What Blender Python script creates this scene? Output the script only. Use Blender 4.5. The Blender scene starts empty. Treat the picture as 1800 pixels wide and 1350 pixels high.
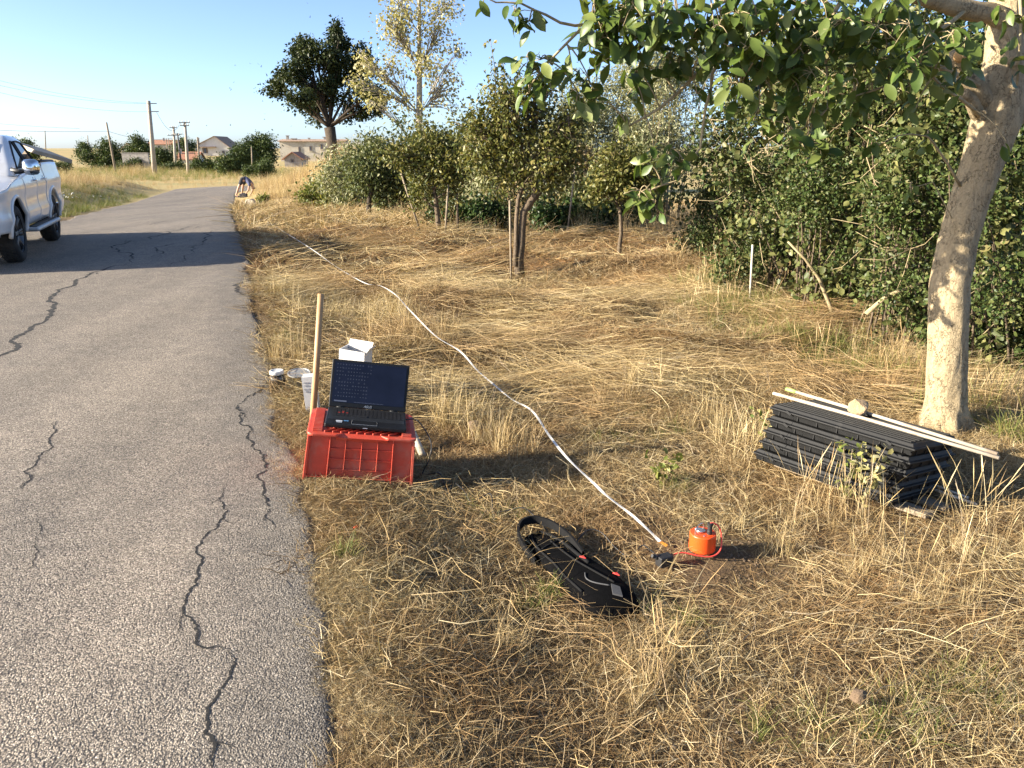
import bpy, bmesh, math, random
import numpy as np
from mathutils import Vector, Matrix, Euler

rng = np.random.default_rng(7)
random.seed(7)
scene = bpy.context.scene
COL = scene.collection
R = math.radians

# ------------------------------------------------------------------ camera, sky, sun, exposure
EYE = 1.5
PITCH = R(17.0)
FPX = 1360.0            # focal length in pixels of the 1800 px wide photograph
cam_d = bpy.data.cameras.new('camera')
cam_d.sensor_width = 36.0
cam_d.lens = 36.0 * FPX / 1800.0
cam_d.clip_start = 0.05
cam_d.clip_end = 6000
cam = bpy.data.objects.new('camera', cam_d)
COL.objects.link(cam)
cam.location = (0, 0, EYE)
cam.rotation_euler = (R(90) - PITCH, 0, 0)
scene.camera = cam

SUN_EL, SUN_AZ = R(19.0), R(12.0)      # low sun from the left, a little behind the camera
world = bpy.data.worlds.new('World')
scene.world = world
world.use_nodes = True
wn = world.node_tree
wn.nodes.clear()
wo = wn.nodes.new('ShaderNodeOutputWorld')
wb = wn.nodes.new('ShaderNodeBackground')
ws = wn.nodes.new('ShaderNodeTexSky')
ws.sky_type = 'NISHITA'
ws.sun_disc = False
ws.sun_elevation = SUN_EL
ws.sun_rotation = R(270.0) - SUN_AZ
ws.altitude = 0
ws.air_density = 0.48
ws.dust_density = 0.9
ws.ozone_density = 1.9
wb.inputs[1].default_value = 0.094
wn.links.new(ws.outputs[0], wb.inputs[0])
wn.links.new(wb.outputs[0], wo.inputs[0])

sun_d = bpy.data.lights.new('sun', 'SUN')
sun_d.energy = 5.0
sun_d.angle = R(0.5)
sun_d.color = (1.0, 0.90, 0.74)
sun = bpy.data.objects.new('sun', sun_d)
COL.objects.link(sun)
sun_dir = Vector((math.cos(SUN_EL) * math.cos(SUN_AZ), math.cos(SUN_EL) * math.sin(SUN_AZ), -math.sin(SUN_EL)))
sun.rotation_euler = sun_dir.to_track_quat('-Z', 'Y').to_euler()

vs = scene.view_settings
vs.view_transform = 'Standard'
vs.look = 'None'
vs.exposure = 1.82
vs.gamma = 1.0
vs.use_curve_mapping = False
scene.render.engine = 'CYCLES'
cy = scene.cycles
cy.max_bounces = 4
cy.diffuse_bounces = 2
cy.glossy_bounces = 2
cy.transmission_bounces = 4
cy.transparent_max_bounces = 8
cy.use_denoising = True
cy.sample_clamp_indirect = 6.0


# ------------------------------------------------------------------ helpers
def ray(u, v):
    x, y = (u - 900) / FPX, (675 - v) / FPX
    return Vector((x, math.cos(PITCH) + y * math.sin(PITCH), -math.sin(PITCH) + y * math.cos(PITCH)))


def at(u, v, Y):
    d = ray(u, v)
    return Vector((0, 0, EYE)) + d * (Y / d.y)


def sm(a, b, t):
    t = np.clip((t - a) / (b - a), 0, 1)
    return t * t * (3 - 2 * t)


def vn(x, y, s=0.0):
    """value noise, -1..1"""
    x = np.asarray(x, float); y = np.asarray(y, float)
    xi, yi = np.floor(x), np.floor(y)
    fx, fy = x - xi, y - yi
    fx, fy = fx * fx * (3 - 2 * fx), fy * fy * (3 - 2 * fy)

    def h(a, b):
        q = np.sin(a * 127.1 + b * 311.7 + s * 74.7) * 43758.5453
        return (q - np.floor(q)) * 2 - 1
    return (h(xi, yi) * (1 - fx) + h(xi + 1, yi) * fx) * (1 - fy) + (h(xi, yi + 1) * (1 - fx) + h(xi + 1, yi + 1) * fx) * fy


ROAD_R = [(0.15, -8), (-0.02, 0), (-0.42, 1.59), (-0.50, 1.91), (-0.64, 2.33), (-0.78, 2.73), (-1.04, 3.45), (-1.46, 4.61), (-2.0, 6.09), (-2.71, 8.1),
          (-3.62, 10.66), (-5.07, 14.57), (-7.2, 20.34), (-9.9, 28.0), (-12.55, 36.0), (-14.3, 41.0), (-14.9, 44.0), (-13.6, 46.4), (-9, 48.4), (0, 49.6), (9, 50)]
ROAD_L = [(-4.3, -8), (-4.35, 0), (-4.5, 1.6), (-4.6, 2.0), (-4.75, 2.4), (-4.9, 2.8), (-5.2, 3.5), (-5.7, 4.7), (-6.2, 6.2), (-7.0, 8.2),
          (-7.9, 10.8), (-9.3, 14.8), (-10.9, 19.5), (-13.7, 26.4), (-16.8, 35.4), (-18.4, 41.5), (-19.4, 46), (-18.4, 49.6), (-14, 51.6), (-6, 53), (5, 54)]
_ry, _rx = np.array([p[1] for p in ROAD_R[:17]]), np.array([p[0] for p in ROAD_R[:17]])
_ly, _lx = np.array([p[1] for p in ROAD_L[:17]]), np.array([p[0] for p in ROAD_L[:17]])


def road_r(y): return np.interp(y, _ry, _rx)
def road_l(y): return np.interp(y, _ly, _lx)


def base_z(x, y):
    z = -0.8 * sm(12, 38, y) - 0.3 * sm(45, 100, y)
    z = z + 2.3 * np.exp(-((x + 125) / 60) ** 2 - ((y - 190) / 45) ** 2)
    return z


def ground_np(x, y):
    x = np.asarray(x, float); y = np.asarray(y, float)
    z = base_z(x, y)
    rr, ll = road_r(y), road_l(y)
    near_end = y < 45
    dr = np.where(near_end, x - rr, 9.0)
    dl = np.where(near_end, ll - x, np.where(y < 55, 0.2, 9.0))
    inroad = np.where(near_end, np.clip(np.minimum(-dr, -dl), 0, 9), 0)
    off = np.clip(np.maximum(dr, dl), 0, 50)
    bend = (y >= 44) & (y < 56) & (x > -21)
    off = np.where(bend, 0.0, off)
    rough = sm(0.15, 1.6, off)
    amp = 0.032 + 0.085 * sm(4.2, 7.5, y)
    n = vn(x / 1.1, y / 0.8, 1) * 0.6 + vn(x / 0.42, y / 0.36, 2) * 0.28 + vn(x / 2.7, y / 1.9, 3) * 0.9
    z = z - 0.014 - 0.111 * sm(0.08, 0.80, dr) * near_end * (1 - sm(25, 40, y)) + rough * amp * n * (1 - sm(40, 80, y))
    # swaths of raked hay, ridges that run across the picture
    ridge = np.maximum(0, np.sin(y * 1.9 + 1.3 * vn(x / 1.6, y / 1.6, 5) * 2 + x * 0.35)) ** 2
    z = z + 0.13 * ridge * sm(0.9, 2.2, dr) * sm(4.8, 6.5, y) * (1 - sm(15, 20, y)) * near_end
    # left bank
    z = z + 0.55 * sm(0.4, 3.2, dl) * near_end * sm(10, 16, y)
    # embankment behind the person
    z = z + 2.05 * np.exp(-((x + 7.4) / 3.3) ** 2 - ((y - 40.5) / 4.2) ** 2) * sm(0.1, 2.2, np.where(y < 45, dr, 3))
    # bare earth hollow by the sensor
    z = z - 0.02 * np.exp(-((x - 0.85) / 0.35) ** 2 - ((y - 2.65) / 0.3) ** 2)
    # flat spots under things that stand on the verge
    for cx, cyy, rad in ((1.78, 3.55, 0.6), (0.76, 2.85, .2)):
        w = np.exp(-(((x - cx) ** 2 + (y - cyy) ** 2) / rad ** 2) ** 2)
        z = z * (1 - w) + w * (-0.115 if cx < 1 else -0.15)
    return z


def gz(x, y):
    return float(ground_np(x, y))


def V(x, y, dz=0.0):
    return Vector((x, y, gz(x, y) + dz))


def tag(o, label=None, cat=None, group=None, kind=None):
    if label: o['label'] = label
    if cat: o['category'] = cat
    if group: o['group'] = group
    if kind: o['kind'] = kind
    return o


def empty(name, loc=(0, 0, 0), rz=0.0, label=None, cat=None, group=None):
    o = bpy.data.objects.new(name, None)
    o.location = loc
    o.rotation_euler = (0, 0, rz)
    o.empty_display_size = 0.1
    COL.objects.link(o)
    return tag(o, label, cat, group)


def link(name, me, mat=None, parent=None):
    o = bpy.data.objects.new(name, me)
    COL.objects.link(o)
    if mat is not None and len(me.materials) == 0:
        me.materials.append(mat)
    if parent is not None:
        o.parent = parent
    return o


class MB:
    """collects simple shapes, builds ONE mesh object"""
    def __init__(self):
        self.v, self.f = [], []

    def add(self, vs_, fs_):
        n = len(self.v)
        self.v += [tuple(p) for p in vs_]
        self.f += [tuple(i + n for i in f) for f in fs_]
        return self

    def box(self, c, s, m=None):
        x, y, z = s[0] / 2, s[1] / 2, s[2] / 2
        p = [Vector((a, b, d)) for d in (-z, z) for a, b in ((-x, -y), (x, -y), (x, y), (-x, y))]
        if m is not None:
            p = [m @ q for q in p]
        p = [q + Vector(c) for q in p]
        return self.add(p, [(3, 2, 1, 0), (4, 5, 6, 7), (0, 1, 5, 4), (1, 2, 6, 5), (2, 3, 7, 6), (3, 0, 4, 7)])

    def tube(self, pts, rad, n=8, cap=True, wob=0.0):
        pts = [Vector(p) for p in pts]
        if not hasattr(rad, '__len__'):
            rad = [rad] * len(pts)
        vs_, fs_ = [], []
        up = Vector((0.3, 0.2, 1)).normalized()
        t0 = (pts[1] - pts[0]).normalized()
        a = t0.cross(up)
        if a.length < 0.05: a = t0.cross(Vector((1, 0, 0)))
        a.normalize()
        for i, p in enumerate(pts):
            t = (pts[min(i + 1, len(pts) - 1)] - pts[max(i - 1, 0)]).normalized()
            a = (a - t * a.dot(t)).normalized()
            b = t.cross(a)
            for k in range(n):
                an = 2 * math.pi * k / n
                r = rad[i] * (1 + (random.uniform(-wob, wob) if wob else 0))
                vs_.append(p + a * (math.cos(an) * r) + b * (math.sin(an) * r))
        for i in range(len(pts) - 1):
            for k in range(n):
                k2 = (k + 1) % n
                fs_.append((i * n + k, i * n + k2, (i + 1) * n + k2, (i + 1) * n + k))
        if cap:
            fs_.append(tuple(range(n - 1, -1, -1)))
            fs_.append(tuple((len(pts) - 1) * n + k for k in range(n)))
        return self.add(vs_, fs_)

    def lathe(self, prof, n=24, c=(0, 0, 0), m=None, cap=True):
        vs_, fs_ = [], []
        for r, z in prof:
            for k in range(n):
                an = 2 * math.pi * k / n
                q = Vector((math.cos(an) * r, math.sin(an) * r, z))
                if m is not None: q = m @ q
                vs_.append(q + Vector(c))
        for i in range(len(prof) - 1):
            for k in range(n):
                k2 = (k + 1) % n
                fs_.append((i * n + k, i * n + k2, (i + 1) * n + k2, (i + 1) * n + k))
        if cap:
            fs_.append(tuple(range(n - 1, -1, -1)))
            fs_.append(tuple((len(prof) - 1) * n + k for k in range(n)))
        return self.add(vs_, fs_)

    def prism(self, poly, thick, m):
        """polygon in local xy, thickness along z, placed by matrix m"""
        n = len(poly)
        vs_ = [m @ Vector((p[0], p[1], 0)) for p in poly] + [m @ Vector((p[0], p[1], thick)) for p in poly]
        fs_ = [tuple(range(n - 1, -1, -1)), tuple(range(n, 2 * n))]
        fs_ += [(k, (k + 1) % n, n + (k + 1) % n, n + k) for k in range(n)]
        return self.add(vs_, fs_)

    def build(self, name, mat, parent=None, smooth=False, bevel=0.0, sub=0, seg=2):
        me = bpy.data.meshes.new(name)
        me.from_pydata(self.v, [], self.f)
        me.update()
        o = link(name, me, mat, parent)
        if smooth:
            me.polygons.foreach_set('use_smooth', [True] * len(me.polygons))
        if bevel:
            bm_ = o.modifiers.new('bevel', 'BEVEL')
            bm_.width = bevel; bm_.segments = seg; bm_.limit_method = 'ANGLE'; bm_.angle_limit = R(35)
            bm_.harden_normals = False
        if sub:
            sb = o.modifiers.new('subsurf', 'SUBSURF'); sb.levels = sub; sb.render_levels = sub
        return o


def np_mesh(name, verts, loops, starts, totals, smooth=True):
    me = bpy.data.meshes.new(name)
    me.vertices.add(len(verts))
    me.vertices.foreach_set('co', np.ascontiguousarray(verts, dtype=np.float32).ravel())
    me.loops.add(len(loops))
    me.loops.foreach_set('vertex_index', np.ascontiguousarray(loops, dtype=np.int32))
    me.polygons.add(len(starts))
    me.polygons.foreach_set('loop_start', np.ascontiguousarray(starts, dtype=np.int32))
    try:
        me.polygons.foreach_set('loop_total', np.ascontiguousarray(totals, dtype=np.int32))
    except Exception:
        pass
    me.polygons.foreach_set('use_smooth', np.full(len(starts), smooth))
    me.update(calc_edges=True)
    me.validate()
    return me


TMPL = {
    'diamond': ([(0, 0, 0), (.45, -.5, .10), (.5, 0, 0), (.45, .5, .10), (1, 0, -.12)], [(0, 2, 1), (0, 3, 2), (1, 2, 4), (2, 3, 4)]),
    'round': ([(0, 0, 0), (.22, -.40, .07), (.22, 0, .02), (.22, .40, .07), (.68, -.46, .04), (.68, 0, -.02), (.68, .46, .04), (1, 0, -.12)],
              [(0, 2, 1), (0, 3, 2), (1, 2, 5, 4), (2, 3, 6, 5), (4, 5, 7), (5, 6, 7)]),
    'hex': ([(0, 0, 0), (.30, -.44, .08), (.72, -.40, .03), (1, 0, -.10), (.72, .40, .03), (.30, .44, .08)], [(0, 3, 2, 1), (0, 5, 4, 3)]),
    'quad': ([(0, 0, 0), (.5, -.5, .05), (1, 0, 0), (.5, .5, .05)], [(0, 3, 2, 1)]),
}


def leaf_cloud(C, D, N, L, W, tmpl='diamond', name='crown'):
    tv, tf = TMPL[tmpl]
    tv = np.array(tv)
    n = len(C)
    D = D / (np.linalg.norm(D, axis=1, keepdims=True) + 1e-9)
    S = np.cross(D, N); S /= (np.linalg.norm(S, axis=1, keepdims=True) + 1e-9)
    U = np.cross(S, D)
    L = np.broadcast_to(L, (n,))[:, None, None]; W = np.broadcast_to(W, (n,))[:, None, None]
    P = C[:, None, :] + tv[None, :, 0:1] * L * D[:, None, :] + tv[None, :, 1:2] * W * S[:, None, :] + tv[None, :, 2:3] * L * U[:, None, :]
    tl = np.concatenate([np.array(f) for f in tf]); k = len(tv)
    loops = (tl[None, :] + (np.arange(n) * k)[:, None]).ravel()
    tot = np.array([len(f) for f in tf]); st = np.concatenate([[0], np.cumsum(tot)[:-1]])
    starts = (st[None, :] + (np.arange(n) * tot.sum())[:, None]).ravel()
    totals = np.tile(tot, n)
    return np_mesh(name, P.reshape(-1, 3), loops, starts, totals)


def unit(n):
    v = rng.normal(size=(n, 3))
    return v / np.linalg.norm(v, axis=1, keepdims=True)


# ------------------------------------------------------------------ materials
def nt(name):
    m = bpy.data.materials.new(name)
    m.use_nodes = True
    t = m.node_tree
    t.nodes.clear()
    return m, t


def N_(t, kind, **kw):
    n = t.nodes.new(kind)
    for k, v in kw.items():
        setattr(n, k, v)
    return n


def ramp(t, stops, fac):
    n = N_(t, 'ShaderNodeValToRGB')
    e = n.color_ramp.elements
    while len(e) < len(stops): e.new(0.5)
    for q, (p, c) in zip(e, stops):
        q.position = p
        q.color = (*c, 1) if len(c) == 3 else c
    t.links.new(fac, n.inputs[0])
    return n.outputs[0]


def noise(t, scale, detail=4, rough=0.6, vec=None, dist=0.0):
    n = N_(t, 'ShaderNodeTexNoise')
    n.inputs['Scale'].default_value = scale
    n.inputs['Detail'].default_value = detail
    n.inputs['Roughness'].default_value = rough
    n.inputs['Distortion'].default_value = dist
    if vec is not None: t.links.new(vec, n.inputs['Vector'])
    return n.outputs[0]


def mixc(t, a, b, fac, mode='MIX'):
    n = N_(t, 'ShaderNodeMix', data_type='RGBA', blend_type=mode)
    for i, q in ((6, a), (7, b), (0, fac)):
        if isinstance(q, (int, float)): n.inputs[i].default_value = q
        elif isinstance(q, tuple): n.inputs[i].default_value = (*q, 1)
        else: t.links.new(q, n.inputs[i])
    return n.outputs[2]


def math_(t, op, a, b=0.0, clamp=False):
    n = N_(t, 'ShaderNodeMath', operation=op, use_clamp=clamp)
    for i, q in ((0, a), (1, b)):
        if isinstance(q, (int, float)): n.inputs[i].default_value = q
        else: t.links.new(q, n.inputs[i])
    return n.outputs[0]


def coords(t, which='Object'):
    return N_(t, 'ShaderNodeTexCoord').outputs[which]


def finish(t, col, rough=0.7, metallic=0.0, bump=None, bstr=0.3, bdist=0.01, spec=0.5, **kw):
    p = N_(t, 'ShaderNodeBsdfPrincipled')
    o = N_(t, 'ShaderNodeOutputMaterial')
    if isinstance(col, tuple): p.inputs['Base Color'].default_value = (*col, 1)
    else: t.links.new(col, p.inputs['Base Color'])
    if isinstance(rough, (int, float)): p.inputs['Roughness'].default_value = rough
    else: t.links.new(rough, p.inputs['Roughness'])
    p.inputs['Metallic'].default_value = metallic
    p.inputs['Specular IOR Level'].default_value = spec
    for k, v in kw.items():
        p.inputs[k.replace('_', ' ')].default_value = v
    if bump is not None:
        b = N_(t, 'ShaderNodeBump')
        b.inputs['Strength'].default_value = bstr
        b.inputs['Distance'].default_value = bdist
        t.links.new(bump, b.inputs['Height'])
        t.links.new(b.outputs[0], p.inputs['Normal'])
    t.links.new(p.outputs[0], o.inputs[0])
    return p, o


def mat(name, col, rough=0.6, var=0.25, scale=12, bstr=0.15, bdist=0.004, metallic=0.0, spec=0.5, dirt=None, **kw):
    """plain surface with uneven colour, uneven gloss and fine relief; dirt = (colour, scale, amount)"""
    m, t = nt(name)
    v = coords(t)
    f = noise(t, scale, 6, 0.65, v)
    dark = tuple(c * (1 - var) for c in col); lite = tuple(min(1, c * (1 + var * .6)) for c in col)
    c = ramp(t, [(0.3, dark), (0.7, lite)], f)
    if dirt:
        f2 = noise(t, dirt[1], 7, 0.7, v, 0.6)
        f2 = ramp(t, [(1 - dirt[2] - .12, (0, 0, 0)), (1 - dirt[2] + .12, (1, 1, 1))], f2)
        c = mixc(t, c, dirt[0], f2)
    r = N_(t, 'ShaderNodeMapRange')
    r.inputs[3].default_value = max(0.02, rough - .1); r.inputs[4].default_value = min(1, rough + .12)
    t.links.new(f, r.inputs[0])
    finish(t, c, r.outputs[0], metallic, noise(t, scale * 5, 5, .7, v), bstr, bdist, spec, **kw)
    return m


def mat_leaf(name, cols, trans=0.35, rough=0.5, hue=None, spec=0.22):
    """leaf or blade: each island its own tone, light shines through"""
    m, t = nt(name)
    g = N_(t, 'ShaderNodeNewGeometry')
    oi = N_(t, 'ShaderNodeObjectInfo')
    f = math_(t, 'FRACT', math_(t, 'ADD', g.outputs['Random Per Island'], oi.outputs['Random']))
    n = len(cols)
    c = ramp(t, [(i / (n - 1), q) for i, q in enumerate(cols)], f)
    c2 = mixc(t, c, (0.55, 0.5, 0.42), 0.0)
    if hue:        # patches of another tone across the place: (colour, scale, amount)
        pf = noise(t, hue[1], 3, .55, g.outputs['Position'])
        pf = ramp(t, [(0.42, (0, 0, 0)), (0.62, (hue[2],) * 3)], pf)
        c2 = mixc(t, c2, hue[0], pf)
    p, o = finish(t, c2, rough, 0, spec=spec)
    tr = N_(t, 'ShaderNodeBsdfTranslucent')
    tc = mixc(t, c2, (1.0, 1.0, 0.55), 1.0, 'MULTIPLY')
    t.links.new(tc, tr.inputs[0])
    mx = N_(t, 'ShaderNodeMixShader')
    mx.inputs[0].default_value = trans
    t.links.new(p.outputs[0], mx.inputs[1]); t.links.new(tr.outputs[0], mx.inputs[2])
    t.links.new(mx.outputs[0], o.inputs[0])
    return m


def mat_ground():
    m, t = nt('dry_earth_and_straw')
    v = coords(t)
    a = noise(t, 0.55, 5, .6, v); b = noise(t, 9, 6, .7, v); c = noise(t, 70, 4, .7, v)
    earth = ramp(t, [(0.3, (0.045, 0.030, 0.018)), (0.7, (0.125, 0.085, 0.052))], b)
    straw = ramp(t, [(0.3, (0.10, 0.062, 0.028)), (0.7, (0.26, 0.17, 0.075))], c)
    f = ramp(t, [(0.38, (0, 0, 0)), (0.6, (1, 1, 1))], math_(t, 'ADD', math_(t, 'MULTIPLY', a, .5), math_(t, 'MULTIPLY', c, .5)))
    col = mixc(t, earth, straw, math_(t, 'MULTIPLY', f, .75))
    # pale stony grit in spots
    vo = N_(t, 'ShaderNodeTexVoronoi'); vo.inputs['Scale'].default_value = 85; t.links.new(v, vo.inputs['Vector'])
    sp = ramp(t, [(0.10, (1, 1, 1)), (0.2, (0, 0, 0))], vo.outputs['Distance'])
    spot = math_(t, 'MULTIPLY', sp, ramp(t, [(.55, (0, 0, 0)), (.68, (.8, .8, .8))], noise(t, 1.3, 3, .5, v)))
    col = mixc(t, col, (0.45, 0.40, 0.33), spot)
    # far away the land turns to straw fields and green meadow strips
    sx = N_(t, 'ShaderNodeSeparateXYZ'); t.links.new(N_(t, 'ShaderNodeNewGeometry').outputs['Position'], sx.inputs[0])
    far = N_(t, 'ShaderNodeMapRange'); far.inputs[1].default_value = 16; far.inputs[2].default_value = 34
    t.links.new(sx.outputs[1], far.inputs[0])
    mp = N_(t, 'ShaderNodeMapping'); mp.inputs['Scale'].default_value = (0.05, 0.16, 1); t.links.new(v, mp.inputs[0])
    fld = ramp(t, [(0.35, (0.40, 0.27, 0.11)), (0.5, (0.33, 0.25, 0.10)), (0.6, (0.20, 0.20, 0.075)), (.75, (0.42, 0.30, 0.14))], noise(t, 1.0, 5, .6, mp.outputs[0]))
    fld = mixc(t, fld, mixc(t, fld, (0.55, 0.45, 0.25), .4), b)
    col = mixc(t, col, fld, far.outputs[0])
    finish(t, col, 0.95, 0, math_(t, 'ADD', b, math_(t, 'MULTIPLY', c, .4)), 0.8, 0.02, .2)
    return m


def mat_asphalt():
    m, t = nt('worn_asphalt')
    v = coords(t)
    big = noise(t, 0.5, 4, .6, v)
    mid = noise(t, 6, 5, .6, v)
    vo = N_(t, 'ShaderNodeTexVoronoi'); vo.inputs['Scale'].default_value = 175; vo.inputs['Randomness'].default_value = 1
    t.links.new(v, vo.inputs['Vector'])
    vo2 = N_(t, 'ShaderNodeTexVoronoi'); vo2.inputs['Scale'].default_value = 320; t.links.new(v, vo2.inputs['Vector'])
    sep = N_(t, 'ShaderNodeSeparateColor'); t.links.new(vo.outputs['Color'], sep.inputs[0])
    stone = ramp(t, [(0.0, (0.13, 0.110, 0.088)), (0.3, (0.245, 0.208, 0.166)), (0.65, (0.355, 0.305, 0.245)), (0.94, (0.48, 0.415, 0.335)), (1.0, (0.64, 0.57, 0.48))], sep.outputs[0])
    gap = ramp(t, [(0.48, (0, 0, 0)), (0.72, (1, 1, 1))], vo.outputs['Distance'])
    col = mixc(t, stone, (0.055, 0.050, 0.047), math_(t, 'MULTIPLY', gap, .85))
    pit = ramp(t, [(0.58, (0, 0, 0)), (0.72, (1, 1, 1))], noise(t, 140, 3, .6, v))
    col = mixc(t, col, (0.045, 0.042, 0.04), math_(t, 'MULTIPLY', pit, .8))
    col = mixc(t, col, ramp(t, [(0.3, (0.75, 0.75, 0.76)), (0.7, (1.15, 1.10, 1.03))], big), .55, 'MULTIPLY')
    col = mixc(t, col, ramp(t, [(0.35, (0.8, 0.8, 0.8)), (0.65, (1.1, 1.1, 1.08))], mid), .5, 'MULTIPLY')
    mpw = N_(t, 'ShaderNodeMapping'); mpw.inputs['Rotation'].default_value = (0, 0, R(-20)); mpw.inputs['Scale'].default_value = (1.3, .07, 1); t.links.new(v, mpw.inputs[0])
    trk = noise(t, 1.0, 3, .5, mpw.outputs[0])
    col = mixc(t, col, ramp(t, [(0.35, (0.80, 0.80, 0.80)), (0.65, (1.14, 1.13, 1.12))], trk), .7, 'MULTIPLY')
    stn = ramp(t, [(0.60, (0, 0, 0)), (0.74, (1, 1, 1))], noise(t, 1.7, 6, .7, v, 1.0))
    col = mixc(t, col, (0.07, 0.062, 0.055), math_(t, 'MULTIPLY', stn, .28))
    # the verge side is more ravelled: darker binder between pale stones (stored on the mesh as distance to the edge)
    ed = N_(t, 'ShaderNodeAttribute'); ed.attribute_name = 'edge'
    worn = ramp(t, [(0.0, (1, 1, 1)), (1.0, (0, 0, 0))], math_(t, 'ADD', ed.outputs['Fac'], math_(t, 'MULTIPLY', math_(t, 'SUBTRACT', mid, .5), .9)))
    tar = ramp(t, [(0.46, (0.040, 0.036, 0.032)), (0.60, (0.24, 0.215, 0.18)), (0.7, (0.50, 0.46, 0.40))], noise(t, 150, 3, .7, v))
    col = mixc(t, col, tar, math_(t, 'MULTIPLY', worn, .8))
    h = math_(t, 'SUBTRACT', math_(t, 'MULTIPLY', math_(t, 'SUBTRACT', 1.0, vo.outputs['Distance']), .9), math_(t, 'MULTIPLY', pit, 1.2))
    h = math_(t, 'ADD', h, math_(t, 'MULTIPLY', vo2.outputs['Distance'], -.3))
    finish(t, col, 0.86, 0, h, 0.8, 0.006, .35)
    return m


def mat_bark(name, c0, c1, scale=9, stretch=4.0, bstr=.9, bd=.012, crack=(0.05, 0.035, 0.025)):
    m, t = nt(name)
    v = coords(t)
    mp = N_(t, 'ShaderNodeMapping'); mp.inputs['Scale'].default_value = (1, 1, 1 / stretch); t.links.new(v, mp.inputs[0])
    a = noise(t, scale, 6, .7, mp.outputs[0], .8); b = noise(t, scale * 4, 5, .65, v)
    vo = N_(t, 'ShaderNodeTexVoronoi', feature='DISTANCE_TO_EDGE'); vo.inputs['Scale'].default_value = scale * 2.2
    wv = N_(t, 'ShaderNodeVectorMath', operation='ADD')
    nz = N_(t, 'ShaderNodeTexNoise'); nz.inputs['Scale'].default_value = scale * 2.5; nz.inputs['Detail'].default_value = 4; t.links.new(v, nz.inputs['Vector'])
    sc = N_(t, 'ShaderNodeVectorMath', operation='SCALE'); sc.inputs['Scale'].default_value = 0.06; t.links.new(nz.outputs[1], sc.inputs[0])
    t.links.new(mp.outputs[0], wv.inputs[0]); t.links.new(sc.outputs[0], wv.inputs[1]); t.links.new(wv.outputs[0], vo.inputs['Vector'])
    cr = ramp(t, [(0.0, (.75, .75, .75)), (0.045, (0, 0, 0))], vo.outputs['Distance'])
    cr = math_(t, 'MULTIPLY', cr, ramp(t, [(.42, (0, 0, 0)), (.62, (1, 1, 1))], noise(t, scale * .8, 3, .6, v)))
    col = ramp(t, [(0.28, c0), (0.72, c1)], math_(t, 'ADD', math_(t, 'MULTIPLY', a, .6), math_(t, 'MULTIPLY', b, .4)))
    col = mixc(t, col, crack, math_(t, 'MULTIPLY', cr, math_(t, 'MULTIPLY', a, 1.1), True))
    h = math_(t, 'SUBTRACT', math_(t, 'ADD', math_(t, 'MULTIPLY', a, .6), math_(t, 'MULTIPLY', b, .3)), math_(t, 'MULTIPLY', cr, .5))
    finish(t, col, 0.9, 0, h, bstr, bd, .2)
    return m


def glass_mat(name, col=(0.02, 0.025, 0.03), rough=0.04):
    m, t = nt(name)
    finish(t, col, rough, 0, spec=0.9)
    return m


M = {}
M['ground'] = mat_ground()
M['asphalt'] = mat_asphalt()
M['crack'] = mat('crack_dark', (0.012, 0.011, 0.010), .95, .5, 60)
STRAW = [(0.10, 0.058, 0.027), (0.28, 0.19, 0.085), (0.52, 0.41, 0.21), (0.19, 0.12, 0.052), (0.64, 0.53, 0.31), (0.40, 0.29, 0.13), (0.15, 0.092, 0.042), (0.70, 0.60, 0.39), (0.36, 0.265, 0.125), (0.10, 0.058, 0.027)]
M['straw'] = mat_leaf('dry_straw', STRAW, .18, .55, hue=((0.27, 0.145, 0.058), .9, .55), spec=.2)
M['hay'] = mat_leaf('raked_hay', [(0.20, 0.13, 0.06), (0.50, 0.38, 0.18), (0.66, 0.53, 0.28), (0.32, 0.22, 0.10), (0.74, 0.63, 0.38), (0.42, 0.30, 0.13), (0.36, 0.30, 0.22), (0.60, 0.47, 0.23), (0.20, 0.13, 0.06)], .15, .6, hue=((0.30, 0.165, 0.065), .6, .55), spec=.25)
M['oldhay'] = mat_leaf('rotting_hay', [(0.07, 0.043, 0.022), (0.16, 0.10, 0.047), (0.27, 0.175, 0.08), (0.11, 0.068, 0.033), (0.34, 0.23, 0.11), (0.07, 0.043, 0.022)], .08, .8)
M['redhay'] = mat_leaf('red_brown_hay', [(0.10, 0.052, 0.024), (0.22, 0.12, 0.05), (0.34, 0.195, 0.08), (0.15, 0.08, 0.035), (0.44, 0.28, 0.12), (0.10, 0.052, 0.024)], .08, .8)
M['grass_green'] = mat_leaf('green_grass', [(0.07, 0.10, 0.022), (0.14, 0.17, 0.04), (0.22, 0.22, 0.06), (0.10, 0.14, 0.03), (0.36, 0.31, 0.11), (0.07, 0.10, 0.022)], .3, .5)
M['walnut_leaf'] = mat_leaf('broad_leaf', [(0.05, 0.088, 0.018), (0.08, 0.125, 0.025), (0.115, 0.16, 0.034), (0.062, 0.104, 0.02), (0.17, 0.20, 0.05), (0.05, 0.088, 0.018)], .30, .42, spec=.35)
M['hedge_leaf'] = mat_leaf('hedge_leaf', [(0.020, 0.036, 0.010), (0.042, 0.064, 0.017), (0.075, 0.095, 0.026), (0.028, 0.046, 0.012), (0.21, 0.205, 0.075), (0.05, 0.07, 0.019), (0.11, 0.115, 0.038), (0.024, 0.040, 0.011), (0.15, 0.13, 0.05), (0.020, 0.036, 0.010)], .13, .45, hue=((0.17, 0.17, 0.06), 1.1, .2))
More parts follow.
